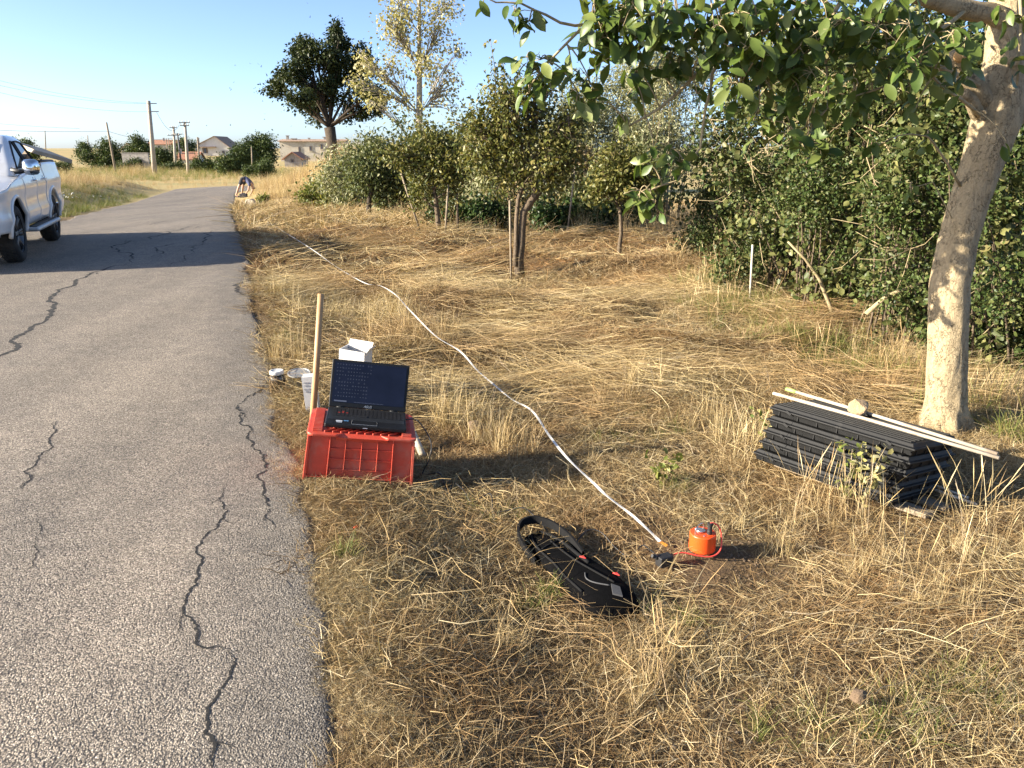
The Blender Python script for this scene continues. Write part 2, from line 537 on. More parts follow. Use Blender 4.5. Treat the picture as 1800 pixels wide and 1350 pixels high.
M['hedge_small'] = mat_leaf('hedge_small_leaf', [(0.018, 0.036, 0.010), (0.040, 0.066, 0.017), (0.070, 0.10, 0.026), (0.026, 0.046, 0.012), (0.13, 0.155, 0.05), (0.05, 0.078, 0.02), (0.10, 0.115, 0.036), (0.022, 0.040, 0.011), (0.16, 0.15, 0.06), (0.018, 0.036, 0.010)], .13, .45)
M['vine_leaf'] = mat_leaf('bramble_leaf', [(0.02, 0.04, 0.011), (0.036, 0.062, 0.016), (0.06, 0.088, 0.026), (0.026, 0.048, 0.013), (0.02, 0.04, 0.011)], .14, .42)
M['pear_leaf'] = mat_leaf('pear_leaf', [(0.05, 0.068, 0.018), (0.11, 0.12, 0.032), (0.18, 0.17, 0.05), (0.07, 0.085, 0.022), (0.26, 0.22, 0.075), (0.05, 0.068, 0.018)], .25, .42)
M['oak_leaf'] = mat_leaf('oak_leaf', [(0.020, 0.031, 0.010), (0.038, 0.052, 0.016), (0.062, 0.074, 0.024), (0.028, 0.041, 0.013), (0.020, 0.031, 0.010)], .18, .5)
M['poplar_leaf'] = mat_leaf('poplar_leaf', [(0.20, 0.19, 0.07), (0.34, 0.30, 0.12), (0.46, 0.41, 0.20), (0.25, 0.235, 0.09), (0.52, 0.48, 0.28), (0.20, 0.19, 0.07)], .35, .45)
M['olive_leaf'] = mat_leaf('silver_willow_leaf', [(0.11, 0.13, 0.06), (0.22, 0.23, 0.115), (0.34, 0.33, 0.19), (0.16, 0.17, 0.08), (0.46, 0.44, 0.28), (0.11, 0.13, 0.06)], .25, .5)
M['thicket_leaf'] = mat_leaf('thicket_leaf', [(0.045, 0.065, 0.022), (0.09, 0.115, 0.04), (0.15, 0.165, 0.065), (0.065, 0.085, 0.03), (0.21, 0.21, 0.095), (0.045, 0.065, 0.022)], .25, .48, hue=((0.16, 0.16, 0.08), .5, .4))
M['far_leaf'] = mat_leaf('far_leaf', [(0.035, 0.055, 0.018), (0.065, 0.095, 0.028), (0.10, 0.125, 0.04), (0.05, 0.07, 0.022), (0.035, 0.055, 0.018)], .2, .5)
M['dry_bush_leaf'] = mat_leaf('dry_bush_leaf', [(0.13, 0.10, 0.05), (0.22, 0.17, 0.085), (0.30, 0.23, 0.12), (0.13, 0.10, 0.05)], .2, .6)
M['trunk_pale'] = mat_bark('pale_walnut_bark', (0.21, 0.160, 0.090), (0.47, 0.375, 0.235), 16, 3.5, 1.0, .022, (0.075, 0.055, 0.036))
M['bark'] = mat_bark('grey_brown_bark', (0.075, 0.056, 0.038), (0.21, 0.16, 0.11), 16, 4, 1.0, .02)
M['bark_dark'] = mat_bark('oak_bark', (0.035, 0.028, 0.02), (0.09, 0.07, 0.052), 6, 3, .9, .03)
M['bark_poplar'] = mat_bark('poplar_bark', (0.28, 0.24, 0.18), (0.50, 0.44, 0.34), 6, 2, .6, .02)
M['twig'] = mat('twig', (0.20, 0.155, 0.085), .8, .4, 20)
M['twig_pale'] = mat('pale_twig', (0.34, 0.27, 0.15), .8, .4, 30)


def gp(u, v):
    """where the sight line through a photograph pixel meets the ground"""
    d = ray(u, v)
    t = 1.0
    for _ in range(4000):
        p = Vector((0, 0, EYE)) + d * t
        g = gz(p.x, p.y)
        if p.z <= g + 0.001: break
        t += max(0.002, (p.z - g) * 0.6)
        if t > 900: break
    p.z = gz(p.x, p.y)
    return p


def pz(u, v, z):
    d = ray(u, v)
    return Vector((0, 0, EYE)) + d * ((z - EYE) / d.z)


# ------------------------------------------------------------------ ground, road, cracks
def geo(a, b, step, g):
    out = [a]
    s = step
    while out[-1] < b:
        s *= g
        out.append(out[-1] + s)
    return np.array(out[1:])


def build_ground():
    xs = np.concatenate([-geo(3.0, 1600, .07, 1.075)[::-1] , np.arange(-3.0, 7.0, .065), geo(7.0, 1600, .07, 1.08)])
    ys = np.concatenate([[-40, -20, -8, -3, 0], np.arange(0.8, 8, .065), np.arange(8, 20, .16), np.arange(20, 62, .55), geo(62, 2600, .6, 1.09)])
    X, Y = np.meshgrid(xs, ys)
    Z = ground_np(X, Y)
    nx, ny = len(xs), len(ys)
    v = np.stack([X, Y, Z], -1).reshape(-1, 3)
    i = (np.arange(ny - 1)[:, None] * nx + np.arange(nx - 1)[None, :]).ravel()
    loops = np.stack([i, i + 1, i + nx + 1, i + nx], -1).ravel()
    me = np_mesh('ground', v, loops, np.arange(len(i)) * 4, np.full(len(i), 4))
    o = link('ground', me, M['ground'])
    tag(o, kind='structure')


build_ground()


def road_z(x, y):
    return float(base_z(np.array(x), np.array(y))) + 0.0


def build_road():
    st = []
    ra, la = np.array(ROAD_R), np.array(ROAD_L)
    k = 0.0
    while k < len(ra) - 1:
        i = int(k); f = k - i
        r = ra[i] * (1 - f) + ra[i + 1] * f; l = la[i] * (1 - f) + la[i + 1] * f
        st.append((r, l))
        seg = np.linalg.norm(ra[i + 1] - ra[i])
        k += min(1.0, (0.05 if 0.5 < r[1] < 7 else 0.2 if r[1] < 20 else .6) / max(seg, .01))
    st.append((ra[-1], la[-1]))
    cols = np.concatenate([[0, .004, .012, .022, .035, .05, .07, .09, .12], np.linspace(.16, .97, 22), [.985, 1.0]])
    V_, E_ = [], []
    for r, l in st:
        w = np.linalg.norm(r - l)
        jr = 0.045 * vn(r[1] * 2.2, 0.3, 11) + 0.025 * vn(r[1] * 7, 0.7, 12) + 0.012 * vn(r[1] * 23, .2, 13)
        jl = 0.15 * vn(r[1] * .8, 5.3, 14) + 0.05 * vn(r[1] * 4, .7, 15)
        u = (l - r) / w
        r2, l2 = r - u * jr, l + u * jl
        for j, c in enumerate(cols):
            p = r2 * (1 - c) + l2 * c
            z = road_z(p[0], p[1]) + 0.006 * float(vn(p[0] / 1.2, p[1] / 1.2, 21)) + 0.0015 * float(vn(p[0] / .1, p[1] / .1, 22))
            if j == 0: z -= 0.04
            if j == 1: z -= 0.008
            if 0 < j < 7: z += random.uniform(-.006, .004)
            if j == len(cols) - 1: z -= .08
            V_.append((p[0], p[1], z)); E_.append(min(1.0, c * w / 0.60))
    nc = len(cols); ns = len(st)
    i = (np.arange(ns - 1)[:, None] * nc + np.arange(nc - 1)[None, :]).ravel()
    loops = np.stack([i, i + nc, i + nc + 1, i + 1], -1).ravel()
    me = np_mesh('road', np.array(V_), loops, np.arange(len(i)) * 4, np.full(len(i), 4))
    at_ = me.attributes.new('edge', 'FLOAT', 'POINT')
    at_.data.foreach_set('value', np.array(E_, dtype=np.float32))
    o = link('road', me, M['asphalt'])
    return tag(o, kind='structure')


ROAD = build_road()

CRACKS = [
    ([(-40, 650), (0, 625), (30, 605), (60, 572), (93, 540), (96, 516), (135, 491), (185, 473), (232, 463)], .042),
    ([(232, 463), (212, 443), (205, 430), (222, 421)], .028), ([(262, 420), (286, 411), (290, 404), (322, 400), (350, 391)], .035),
    ([(268, 452), (274, 440), (300, 429), (306, 427)], .022), ([(358, 428), (368, 414), (373, 402)], .03), ([(338, 445), (345, 432), (358, 428)], .02),
    ([(447, 487), (424, 497), (414, 508), (420, 516), (432, 519)], .035),
    ([(456, 662), (461, 684), (433, 700), (414, 720), (420, 745), (441, 776), (464, 800), (467, 822), (462, 855), (470, 890), (462, 930)], .011),
    ([(398, 850), (392, 885), (386, 918), (362, 942), (349, 1000), (326, 1058), (323, 1080), (346, 1100), (344, 1128), (364, 1141), (380, 1136), (402, 1142)], .0075),
    ([(402, 1140), (404, 1180), (386, 1214), (365, 1248), (360, 1288), (375, 1322), (372, 1360)], .008),
    ([(95, 742), (97, 762), (86, 772), (70, 808), (47, 850), (28, 862)], .008), ([(80, 905), (60, 960), (35, 1010)], .004),
    ([(258, 390), (283, 383), (300, 380)], .03), ([(300, 470), (330, 448), (345, 445)], .012),
]
from mathutils.bvhtree import BVHTree
_rb = BVHTree.FromPolygons([q.co.copy() for q in ROAD.data.vertices], [tuple(q.vertices) for q in ROAD.data.polygons])


def on_road(x, y):
    h = _rb.ray_cast(Vector((x, y, 5)), Vector((0, 0, -1)))
    return h[0].z if h[0] is not None else road_z(x, y)


_cr = random.Random(3)
for pts, w in list(CRACKS):
    for (a, b_) in zip(pts, pts[1:]):
        if _cr.random() < .4:
            f = _cr.random(); u0, v0 = a[0] + (b_[0] - a[0]) * f, a[1] + (b_[1] - a[1]) * f
            sc = max(6, (v0 - 300) * .055); du, dv = _cr.uniform(-1, 1) * sc * .9, _cr.uniform(-.4, .9) * sc
            CRACKS.append(([(u0, v0), (u0 + du * .5, v0 + dv * .6), (u0 + du, v0 + dv)], w * .45))
for pts, w in CRACKS:
    w *= 1.3
    P_ = [pz(u, v, 0) for u, v in pts]
    P_ = [Vector((p.x, p.y, 0)) for p in P_]
    for it in range(5):
        q = [P_[0]]
        for a, b in zip(P_, P_[1:]):
            d = (b - a); n = Vector((-d.y, d.x, 0))
            q += [(a + b) / 2 + n * random.uniform(-.16, .16), b]
        P_ = q
    vs_, fs_ = [], []
    n = len(P_)
    for i, p in enumerate(P_):
        t = (P_[min(i + 1, n - 1)] - P_[max(0, i - 1)]).normalized()
        s = Vector((-t.y, t.x, 0))
        e = min(1, 6 * i / n, 6 * (n - 1 - i) / n)
        ww = w * (0.12 + .88 * e) * random.uniform(.3, 1.15) * .5
        for sg in (-1, 1):
            a = p + s * sg * ww
            vs_.append((a.x, a.y, on_road(a.x, a.y) + .0015))
    fs_ = [(2 * i, 2 * i + 1, 2 * i + 3, 2 * i + 2) for i in range(n - 1)]
    MB().add(vs_, fs_).build('crack', M['crack'], ROAD)

# ------------------------------------------------------------------ trees and bushes
def bez(a, b, c, n):
    return [a * (1 - t) ** 2 + b * 2 * t * (1 - t) + c * t * t for t in [i / (n - 1) for i in range(n)]]


def cluster_leaves(P, k, spread, size, asp, tmpl, droop=0.3, up=0.6, out=None):
    n = len(P) * k
    C = np.repeat(P, k, 0) + rng.normal(size=(n, 3)) * spread
    D = unit(n); D[:, 2] -= droop
    if out is not None:
        D += np.repeat(out, k, 0) * .6
    Nn = unit(n); Nn[:, 2] += up
    L = size * rng.uniform(.5, 1.4, n)
    return leaf_cloud(C, D, Nn, L, L * asp, tmpl)


def lobe_points(lobes, n, shell=.55, holes=0.0):
    if holes:
        P, d = lobe_points(lobes, int(n * 1.9), shell)
        h = np.sin(P[:, 0] * 6.1 + 1.7 * np.sin(P[:, 2] * 4.3)) + np.sin(P[:, 2] * 7.3 + 1.9 * np.sin(P[:, 1] * 5.1)) + np.sin(P[:, 1] * 6.7 + 1.5 * np.sin(P[:, 0] * 4.9)) + .8 * rng.normal(size=len(P))
        k = np.argsort(-(h > holes).astype(float), kind='stable')[:n]
        return P[k], d[k]
    lb = np.array([(*c, *(r if hasattr(r, '__len__') else (r, r, r))) for c, r in lobes], float)
    w = lb[:, 3] * lb[:, 4] + lb[:, 4] * lb[:, 5] + lb[:, 3] * lb[:, 5]
    i = rng.choice(len(lb), n, p=w / w.sum())
    d = unit(n)
    rr = shell + (1 - shell) * rng.random(n) ** .7
    # ragged edge
    rr *= 1 + 0.16 * vn(d[:, 0] * 3 + i, d[:, 1] * 3 + d[:, 2] * 4, 31)
    return lb[i, :3] + d * lb[i, 3:] * rr[:, None], d


def explode(lobes, k=6, f=.46, core=.55):
    out = []
    for c, r_ in lobes:
        r3 = r_ if hasattr(r_, '__len__') else (r_, r_, r_)
        out.append((c, tuple(q * core for q in r3)))
        for _ in range(k):
            d = Vector((random.gauss(0, 1), random.gauss(0, 1), random.gauss(0, 1))).normalized() * random.uniform(.45, .9)
            g = f * random.uniform(.6, 1.25)
            out.append(((c[0] + d.x * r3[0], c[1] + d.y * r3[1], c[2] + d.z * r3[2]), tuple(q * g for q in r3)))
    return out


def tree(name, label, cat, base, trunk, lobes, leaf, bark, nclu, k, spread, size, asp=.55, tmpl='diamond', shell=.5, group=None, twigs=60, twig_r=.008, fork=None, droop=.3, up=.6, limb_r=.35, ex=(6, .46, .5)):
    """trunk: list of (dx, dy, z, radius); lobes: list of ((dx, dy, z), radius or radii)"""
    root = empty(name, base, 0, label, cat, group)
    tb = MB()
    pts = [Vector(p[:3]) for p in trunk]
    tb.tube(pts, [p[3] for p in trunk], 10, wob=.07)
    top, r0 = pts[-1], trunk[-1][3]
    tb.build('trunk', bark, root, smooth=True)
    br = MB()
    lim = []
    for c, r in lobes:
        c = Vector(c)
        hd = math.hypot(c.x - pts[0].x, c.y - pts[0].y)
        ok = [q for q in pts[1:] if q.z <= c.z - .35 * hd] or [pts[min(2, len(pts) - 1)]]
        s = ok[-1]
        mid = (s + c) / 2 + Vector((random.uniform(-.2, .2), random.uniform(-.2, .2), random.uniform(-.05, .25))) * (c - s).length * .5
        path = bez(s, mid, c, 7)
        lim.append(path)
        br.tube(path, [r0 * (1 - .13 * i) * (limb_r + .25) for i in range(7)], 6, wob=.05)
    P, d = lobe_points(explode(lobes, *ex), nclu, shell)
    for q in P[:twigs]:
        q = Vector(q)
        pa = min(lim, key=lambda L: (L[-1] - q).length)
        s = pa[random.choice((2, 3, 4, 5, 6))]
        mid = (s + q) / 2 + Vector((random.uniform(-.15, .15), random.uniform(-.15, .15), random.uniform(0, .2))) * (q - s).length
        br.tube(bez(s, mid, q, 5), [twig_r * (2.2 - .4 * i) for i in range(5)], 4)
    br.build('limbs', bark, root, smooth=True)
    me = cluster_leaves(P, k, spread, size, asp, tmpl, droop, up, d)
    link('crown', me, leaf, root)
    return root


def bush(name, label, base, lobes, leaf, nclu, k, spread, size, asp=.6, tmpl='diamond', group=None, stems=10, shell=.45, stem_mat=None, cat='bush', droop=.2, up=.6, stem_r=.012, holes=0.0, ex=(6, .46, .5)):
    root = empty(name, base, 0, label, cat, group)
    P, d = lobe_points(explode(lobes, *ex), nclu, shell, holes)
    keep = P[:, 2] > -.02
    P, d = P[keep], d[keep]
    st = MB()
    for q in P[:stems]:
        s = Vector((random.uniform(-.3, .3) + q[0] * .35, random.uniform(-.2, .2) + q[1] * .35, -.05))
        q = Vector(q)
        mid = Vector((s.x * .7 + q.x * .3, s.y * .7 + q.y * .3, q.z * .6)) + Vector((random.uniform(-.1, .1), random.uniform(-.1, .1), 0))
        st.tube(bez(s, mid, q, 6), [stem_r * (1.6 - .24 * i) for i in range(6)], 5)
    st.build('stems', stem_mat or M['twig'], root, smooth=True)
    me = cluster_leaves(P, k, spread, size, asp, tmpl, droop, up, d)
    me.name = 'foliage'
    link('foliage', me, leaf, root)
    return root


# --- the oak and the poplar behind the thicket
b = at(585, 262, 40); b.z = -0.75
oak_l = []
for u, v, r in [(520, 135, .95), (490, 155, .75), (560, 100, 1.0), (600, 70, .75), (530, 80, .75), (600, 130, 1.25), (640, 110, .95), (650, 165, 1.0), (560, 160, 1.1), (620, 190, .75), (665, 185, .55), (530, 175, .7), (590, 55, .45), (555, 205, .45)]:
    p = at(u, v, 40 + random.uniform(-1.2, 1.2)) - b
    oak_l.append(((p.x, p.y, p.z), (r, r, r * .85)))
tree('oak_tree', 'dense dark oak with rounded crown and short dark trunk rising above the thicket', 'tree', b,
     [(0, 0, -.2, .36), (.02, 0, 1.2, .28), (.0, 0, 2.3, .25), (-.1, 0, 3.2, .27)], oak_l, M['oak_leaf'], M['bark_dark'], 2700, 9, .12, .15, .6, 'diamond', .3, twigs=200, twig_r=.014, limb_r=.05)
b = at(737, 300, 27); b.z = gz(b.x, b.y)
pop_l = []
for u, v, r in [(735, 20, .85), (700, 60, .75), (770, 60, .75), (735, 110, .9), (680, 120, .7), (650, 125, .55), (645, 105, .45), (790, 130, .7), (690, 170, .6), (770, 170, .75), (735, -60, .9), (700, 0, .6), (790, 10, .6), (640, 150, .5), (665, 180, .4), (740, 200, .5), (800, 100, .4), (690, 40, .5)]:
    p = at(u, v, 27 + random.uniform(-.7, .7)) - b
    pop_l.append(((p.x, p.y, p.z), r))
tp = [at(737, v, 27) - b for v in (262, 200, 130, 60, -10, -80)]
tree('poplar_tree', 'tall slender poplar with sparse pale yellowish leaves and a light straight trunk', 'tree', b,
     [(0, 0, -.1, .15), (0, 0, .8, .13)] + [(p.x, p.y, p.z, .12 - .018 * i) for i, p in enumerate(tp)], pop_l, M['poplar_leaf'], M['bark_poplar'], 1500, 3, .11, .10, .75, 'diamond', .15, twigs=420, twig_r=.007, limb_r=.35, droop=.5)


def px_lobes(base, Y, L, dy=0.0, squash=1.0):
    out = []
    for q in L:
        u, v, r = q[:3]
        yy = Y + (q[3] if len(q) > 3 else random.uniform(-.4, .4) * r / FPX * Y)
        p = at(u, v, yy) - base
        rm = r / FPX * Y * 1.04
        out.append(((p.x, p.y, p.z), (rm, rm, rm * squash)))
    return out


def bush_px(name, label, Y, L, leaf, nclu, k, size, **kw):
    b_ = at(L[0][0], L[0][1], Y); b_ = V(b_.x, Y, 0)
    sp = kw.pop('spread', size * 1.1)
    return bush(name, label, b_, px_lobes(b_, Y, L), leaf, nclu, k, sp, size, **kw)


G_TH = 'thicket bushes behind the orchard'
bush_px('shrub', 'low bright green shrub at the foot of the dry grass embankment', 29, [(552, 345, 20), (575, 340, 24), (535, 352, 13), (600, 345, 22)], M['grass_green'], 420, 8, .13, asp=.5, cat='shrub')
bush_px('thicket_bush', 'grey green thicket bush under the dark oak', 26, [(615, 300, 42), (590, 315, 30), (640, 280, 36), (610, 345, 30), (645, 335, 36), (590, 345, 22)], M['olive_leaf'], 900, 8, .14, asp=.35, group=G_TH)
bush_px('thicket_bush', 'dark thicket bush between the oak and the poplar trunk', 22, [(690, 300, 46), (670, 275, 34), (715, 270, 40), (690, 345, 36), (730, 330, 42), (655, 330, 30)], M['thicket_leaf'], 1000, 8, .12, asp=.45, group=G_TH)
bush_px('thicket_bush', 'tall olive coloured thicket bush right below the poplar', 20, [(770, 270, 46), (745, 300, 40), (800, 255, 38), (790, 320, 44), (765, 350, 36), (735, 255, 30)], M['thicket_leaf'], 1100, 8, .11, asp=.4, group=G_TH)
bush_px('thicket_bush', 'sunny olive thicket bush directly behind the pear tree', 17.5, [(850, 300, 46), (880, 260, 44), (840, 350, 40), (930, 330, 48), (880, 360, 40), (960, 270, 44)], M['olive_leaf'], 1200, 8, .10, asp=.4, group=G_TH)
bush_px('bramble', 'low dark bramble behind the small orchard tree', 16.4, [(820, 385, 24), (850, 375, 26), (780, 385, 22), (880, 380, 22)], M['vine_leaf'], 420, 8, .09, cat='bramble')
bush_px('bramble', 'low dark green bramble to the right of the pear trunk', 15.6, [(960, 380, 24), (1000, 375, 28), (1040, 380, 26), (1075, 372, 28)], M['vine_leaf'], 600, 8, .085, cat='bramble')
bush_px('silver_willow', 'big pale silvery willow bush rising behind the pear tree', 19, [(1040, 190, 62), (1000, 240, 55), (1080, 160, 52), (1050, 270, 60), (1000, 310, 50), (1090, 230, 55)], M['olive_leaf'], 2200, 8, .10, asp=.28, cat='bush', stems=60)
bush_px('silver_willow', 'taller pale silvery willow bush next to the green hedge', 18, [(1150, 170, 66), (1190, 110, 48), (1130, 250, 60), (1180, 230, 60), (1120, 320, 55), (1230, 120, 55), (1150, 120, 42)], M['olive_leaf'], 2400, 8, .10, asp=.28, cat='bush', stems=60)
bush_px('thicket_bush', 'green thicket bush behind the thin staked sapling', 15.8, [(1080, 330, 42), (1120, 345, 44), (1060, 360, 34), (1140, 300, 38), (1030, 330, 34)], M['thicket_leaf'], 900, 8, .09, asp=.45, group=G_TH)
bush_px('dry_bush', 'brown dry shrub among the willows right of the pear crown', 16.8, [(1015, 275, 14), (1022, 285, 12)], M['dry_bush_leaf'], 120, 8, .09, cat='bush')


# --- orchard trees
def tree_px(name, label, foot, Y, trunk, L, leaf, bark, nclu, k, size, **kw):
    """foot pixel and distance; trunk: (u, v, radius, dy)"""
    b_ = at(foot[0], foot[1], Y); b_ = V(b_.x, Y, 0)
    tr = [(0, 0, -.08, trunk[0][2] * 1.25)]
    for q in trunk:
        p = at(q[0], q[1], Y + (q[3] if len(q) > 3 else 0)) - b_
        tr.append((p.x, p.y, max(.02, p.z), q[2]))
    sp = kw.pop('spread', size * 1.3)
    return tree(name, label, 'tree', b_, tr, px_lobes(b_, Y, L), leaf, bark, nclu, k, sp, size, **kw)


pear = tree_px('pear_tree', 'crooked pear tree with twisted double trunk in the mown orchard', (915, 473), 10.0,
               [(912, 458, .06), (917, 430, .050), (918, 400, .047), (921, 372, .047), (934, 352, .05), (945, 338, .056), (938, 322, .05), (924, 306, .042)],
               [(880, 200, 58), (930, 205, 66), (850, 235, 48), (985, 245, 55), (905, 270, 56), (960, 285, 46), (845, 275, 40), (1000, 205, 36), (890, 160, 34), (940, 165, 36), (985, 300, 34), (865, 300, 34)],
               M['pear_leaf'], M['bark'], 1250, 8, .060, asp=.5, shell=.3, twigs=240, twig_r=.006, limb_r=.25)
mb = MB()
bp = pear.location
q = [at(u, v, 9.97) - bp for u, v in ((907, 468), (907, 430), (908, 385), (911, 350), (919, 326), (908, 290))]
mb.tube(q, [.04, .030, .028, .028, .03, .02], 8, wob=.1)
mb.build('trunk', M['bark'], pear, smooth=True)
mb = MB()
Cn = []
for u0, v0, u1, v1 in ((872, 170, 862, 70), (885, 160, 884, 105), (905, 165, 912, 120), (835, 230, 828, 190), (1005, 190, 1012, 150)):
    a, c = at(u0, v0, 10) - bp, at(u1, v1, 10) - bp
    mb = MB()
    mb.tube([a, (a + c) / 2 + Vector((.02, 0, 0)), c], [.007, .005, .003], 5)
    for i in range(16):
        Cn.append(a + (c - a) * random.uniform(.15, 1))
    mb.build('water_shoot', M['twig'], pear, smooth=True)
Cn = np.array(Cn)
link('shoot_leaves', cluster_leaves(Cn, 2, .02, .06, .55, 'diamond'), M['pear_leaf'], pear)

tree_px('apple_tree', 'small bushy orchard tree with pale slanting stems left of the pear', (770, 412), 14.3,
        [(771, 400, .05), (768, 370, .045), (766, 350, .045), (762, 335, .04)],
        [(740, 300, 38), (775, 285, 42), (805, 300, 34), (715, 275, 34), (760, 255, 34), (735, 340, 24), (800, 330, 26)],
        M['pear_leaf'], M['bark'], 900, 8, .075, asp=.5, shell=.35, twigs=90, twig_r=.007)
tree_px('apple_tree', 'small dark orchard tree standing in front of the oak thicket', (648, 378), 21.5,
        [(648, 366, .07), (650, 345, .06), (655, 330, .06)],
        [(640, 295, 34), (668, 290, 36), (690, 305, 30), (660, 265, 30), (625, 310, 26), (680, 325, 26)],
        M['thicket_leaf'], M['bark_dark'], 800, 8, .10, asp=.5, shell=.35, twigs=60, twig_r=.009)
tree_px('sapling', 'thin young tree with a bare stem between the pear and the hedge', (1090, 447), 11.5,
        [(1089, 435, .032), (1092, 410, .027), (1091, 380, .026), (1088, 362, .026)],
        [(1090, 320, 36), (1060, 305, 34), (1125, 315, 36), (1080, 275, 34), (1110, 280, 30), (1050, 335, 20)],
        M['pear_leaf'], M['bark'], 620, 7, .065, asp=.5, shell=.3, twigs=60, twig_r=.006)


def stick(name, label, cat, pts, rad, m, group=None, n=8):
    b_ = Vector(pts[0])
    o = MB().tube([Vector(p) - b_ for p in pts], rad, n).build(name, m, None, smooth=True)
    o.location = b_
    return tag(o, label, cat, group)


M['wood_grey'] = mat('weathered_wood', (0.24, 0.19, 0.13), .8, .4, 18)
M['wood_pale'] = mat('pale_stake', (0.50, 0.45, 0.36), .7, .3, 18)
for (u0, v0, u1, v1, Y, r, lab, m) in (
        (899, 470, 896, 352, 9.7, .014, 'thin wooden stake standing just left of the pear trunk', 'wood_grey'),
        (805, 400, 803, 335, 14.2, .022, 'short dark stake right of the small bushy orchard tree', 'bark'),
        (740, 405, 705, 305, 14.6, .018, 'grey slanting prop leaning into the small bushy orchard tree', 'wood_grey'),
        (782, 392, 788, 325, 14.0, .018, 'grey upright prop under the small bushy orchard tree', 'wood_grey'),
        (1256, 400, 1280, 270, 14.0, .016, 'slim slanting pole behind the thin sapling', 'wood_grey'),
        (1319, 524, 1323, 430, 7.75, .011, 'white slim post at the edge of the green hedge', 'wood_pale'),
        (996, 395, 1012, 285, 14.8, .016, 'slim slanting cane behind the pear tree', 'wood_grey')):
    a = at(u0, v0, Y); a.z = gz(a.x, a.y) - .05
    stick('stake', lab, 'stake', [a, at(u1, v1, Y)], r, M[m], 'stakes and props in the orchard')

# --- hedge on the right
G_H = 'bushes of the tall green hedge'
for lab, Y, L, n in (
        ('leftmost and farthest bush of the tall hedge, beside the silvery willow', 10.2, [(1250, 410, 52), (1265, 330, 66), (1300, 250, 74), (1240, 250, 40), (1330, 400, 66), (1215, 425, 34), (1320, 170, 60), (1290, 460, 30)], 1900),
        ('second hedge bush from the left, behind the white slim post', 8.4, [(1370, 430, 92), (1350, 320, 92), (1400, 215, 95), (1400, 120, 80), (1300, 440, 56), (1280, 480, 40), (1430, 510, 64)], 2300),
        ('middle hedge bush with dark hollows between its stems', 7.2, [(1490, 450, 105), (1490, 330, 105), (1510, 210, 105), (1520, 100, 95), (1450, 540, 56), (1560, 560, 62), (1440, 120, 70)], 2400),
        ('hedge bush directly left of the leaning pale trunk', 6.3, [(1610, 570, 84), (1610, 440, 115), (1600, 300, 115), (1620, 170, 115), (1630, 60, 90), (1560, 620, 42), (1660, 640, 50)], 2200),
        ('nearest hedge bush, to the right of the leaning pale trunk', 5.7, [(1775, 620, 95), (1770, 480, 120), (1790, 340, 125), (1760, 200, 120), (1820, 100, 120), (1850, 560, 120), (1740, 690, 44), (1810, 690, 50)], 2000)):
    hb_r = bush_px('hedge_bush', lab, Y, L, M['hedge_small'], int(n * .62), 15, .034, asp=.62, tmpl='diamond', group=G_H, stems=26, stem_mat=M['bark'], shell=.3, spread=.055, droop=.15, up=.35, stem_r=.007, holes=.5, ex=(10, .36, .35))
    lob = px_lobes(hb_r.location, Y, [(u_, v_, r_ * 1.03) for u_, v_, r_ in L])
    P, d = lobe_points(explode(lob, 8, .40, .3), int(n * .30), .45, .7)
    me = cluster_leaves(P[P[:, 2] > -.02], 7, .07, .055, .82, 'hex', .2, .4, d[P[:, 2] > -.02]); me.name = 'broad_foliage'
    link('broad_foliage', me, M['hedge_leaf'], hb_r)
    P, d = lobe_points(explode(lob, 10, .30, .3), int(n * .05), .85)
    sh = MB()
    for q, dd in zip(P, d):
        q = Vector(q); dd = Vector(dd); e_ = q + (dd + Vector((0, 0, .5))) * random.uniform(.08, .25)
        sh.tube([q - dd * .25, q, e_], [.004, .003, .0015], 4)
    tag(sh.build('shoots', M['twig_pale'], hb_r, smooth=True), kind='stuff')
for lab, Y, L, n in (('rear hedge bush filling the gap above the middle bushes', 10.5, [(1440, 380, 120), (1480, 250, 120), (1500, 120, 110), (1560, 420, 110), (1400, 90, 80)], 1500),
                     ('rear hedge bush showing beside the fork of the pale trunk', 8.6, [(1680, 420, 130), (1700, 270, 130), (1720, 130, 130), (1650, 560, 100), (1800, 420, 130), (1830, 250, 130), (1780, 60, 120)], 1500)):
    bush_px('hedge_bush', lab, Y, L, M['vine_leaf'], n, 8, .075, asp=.8, tmpl='diamond', group=G_H, stems=16, shell=.3, spread=.10)
for (pts, r, lab) in (([(1475, 600), (1460, 540), (1440, 490), (1415, 455), (1385, 425)], .022, 'crooked bare dead branch leaning in a dark gap of the hedge'),
                      ([(1522, 552), (1560, 520), (1600, 505), (1625, 495)], .02, 'short bare limb lying low in the hedge near the pale trunk')):
    Y = 6.75 if pts[0][0] < 1500 else 6.0
    stick('dead_branch', lab, 'branch', [at(u, v, Y) for u, v in pts], [r * (1 - .15 * i) for i in range(len(pts))], M['twig_pale'], 'bare branches in the hedge')

# --- the big leaning tree on the right, with its overhanging boughs
foot = gp(1657, 752)
WY = foot.y
root = empty('walnut_tree', foot, 0, 'large leaning tree with smooth pale trunk and leafy boughs hanging over the verge', 'tree')
mb = MB()


def wp(u, v, Y): return at(u, v, Y) - foot


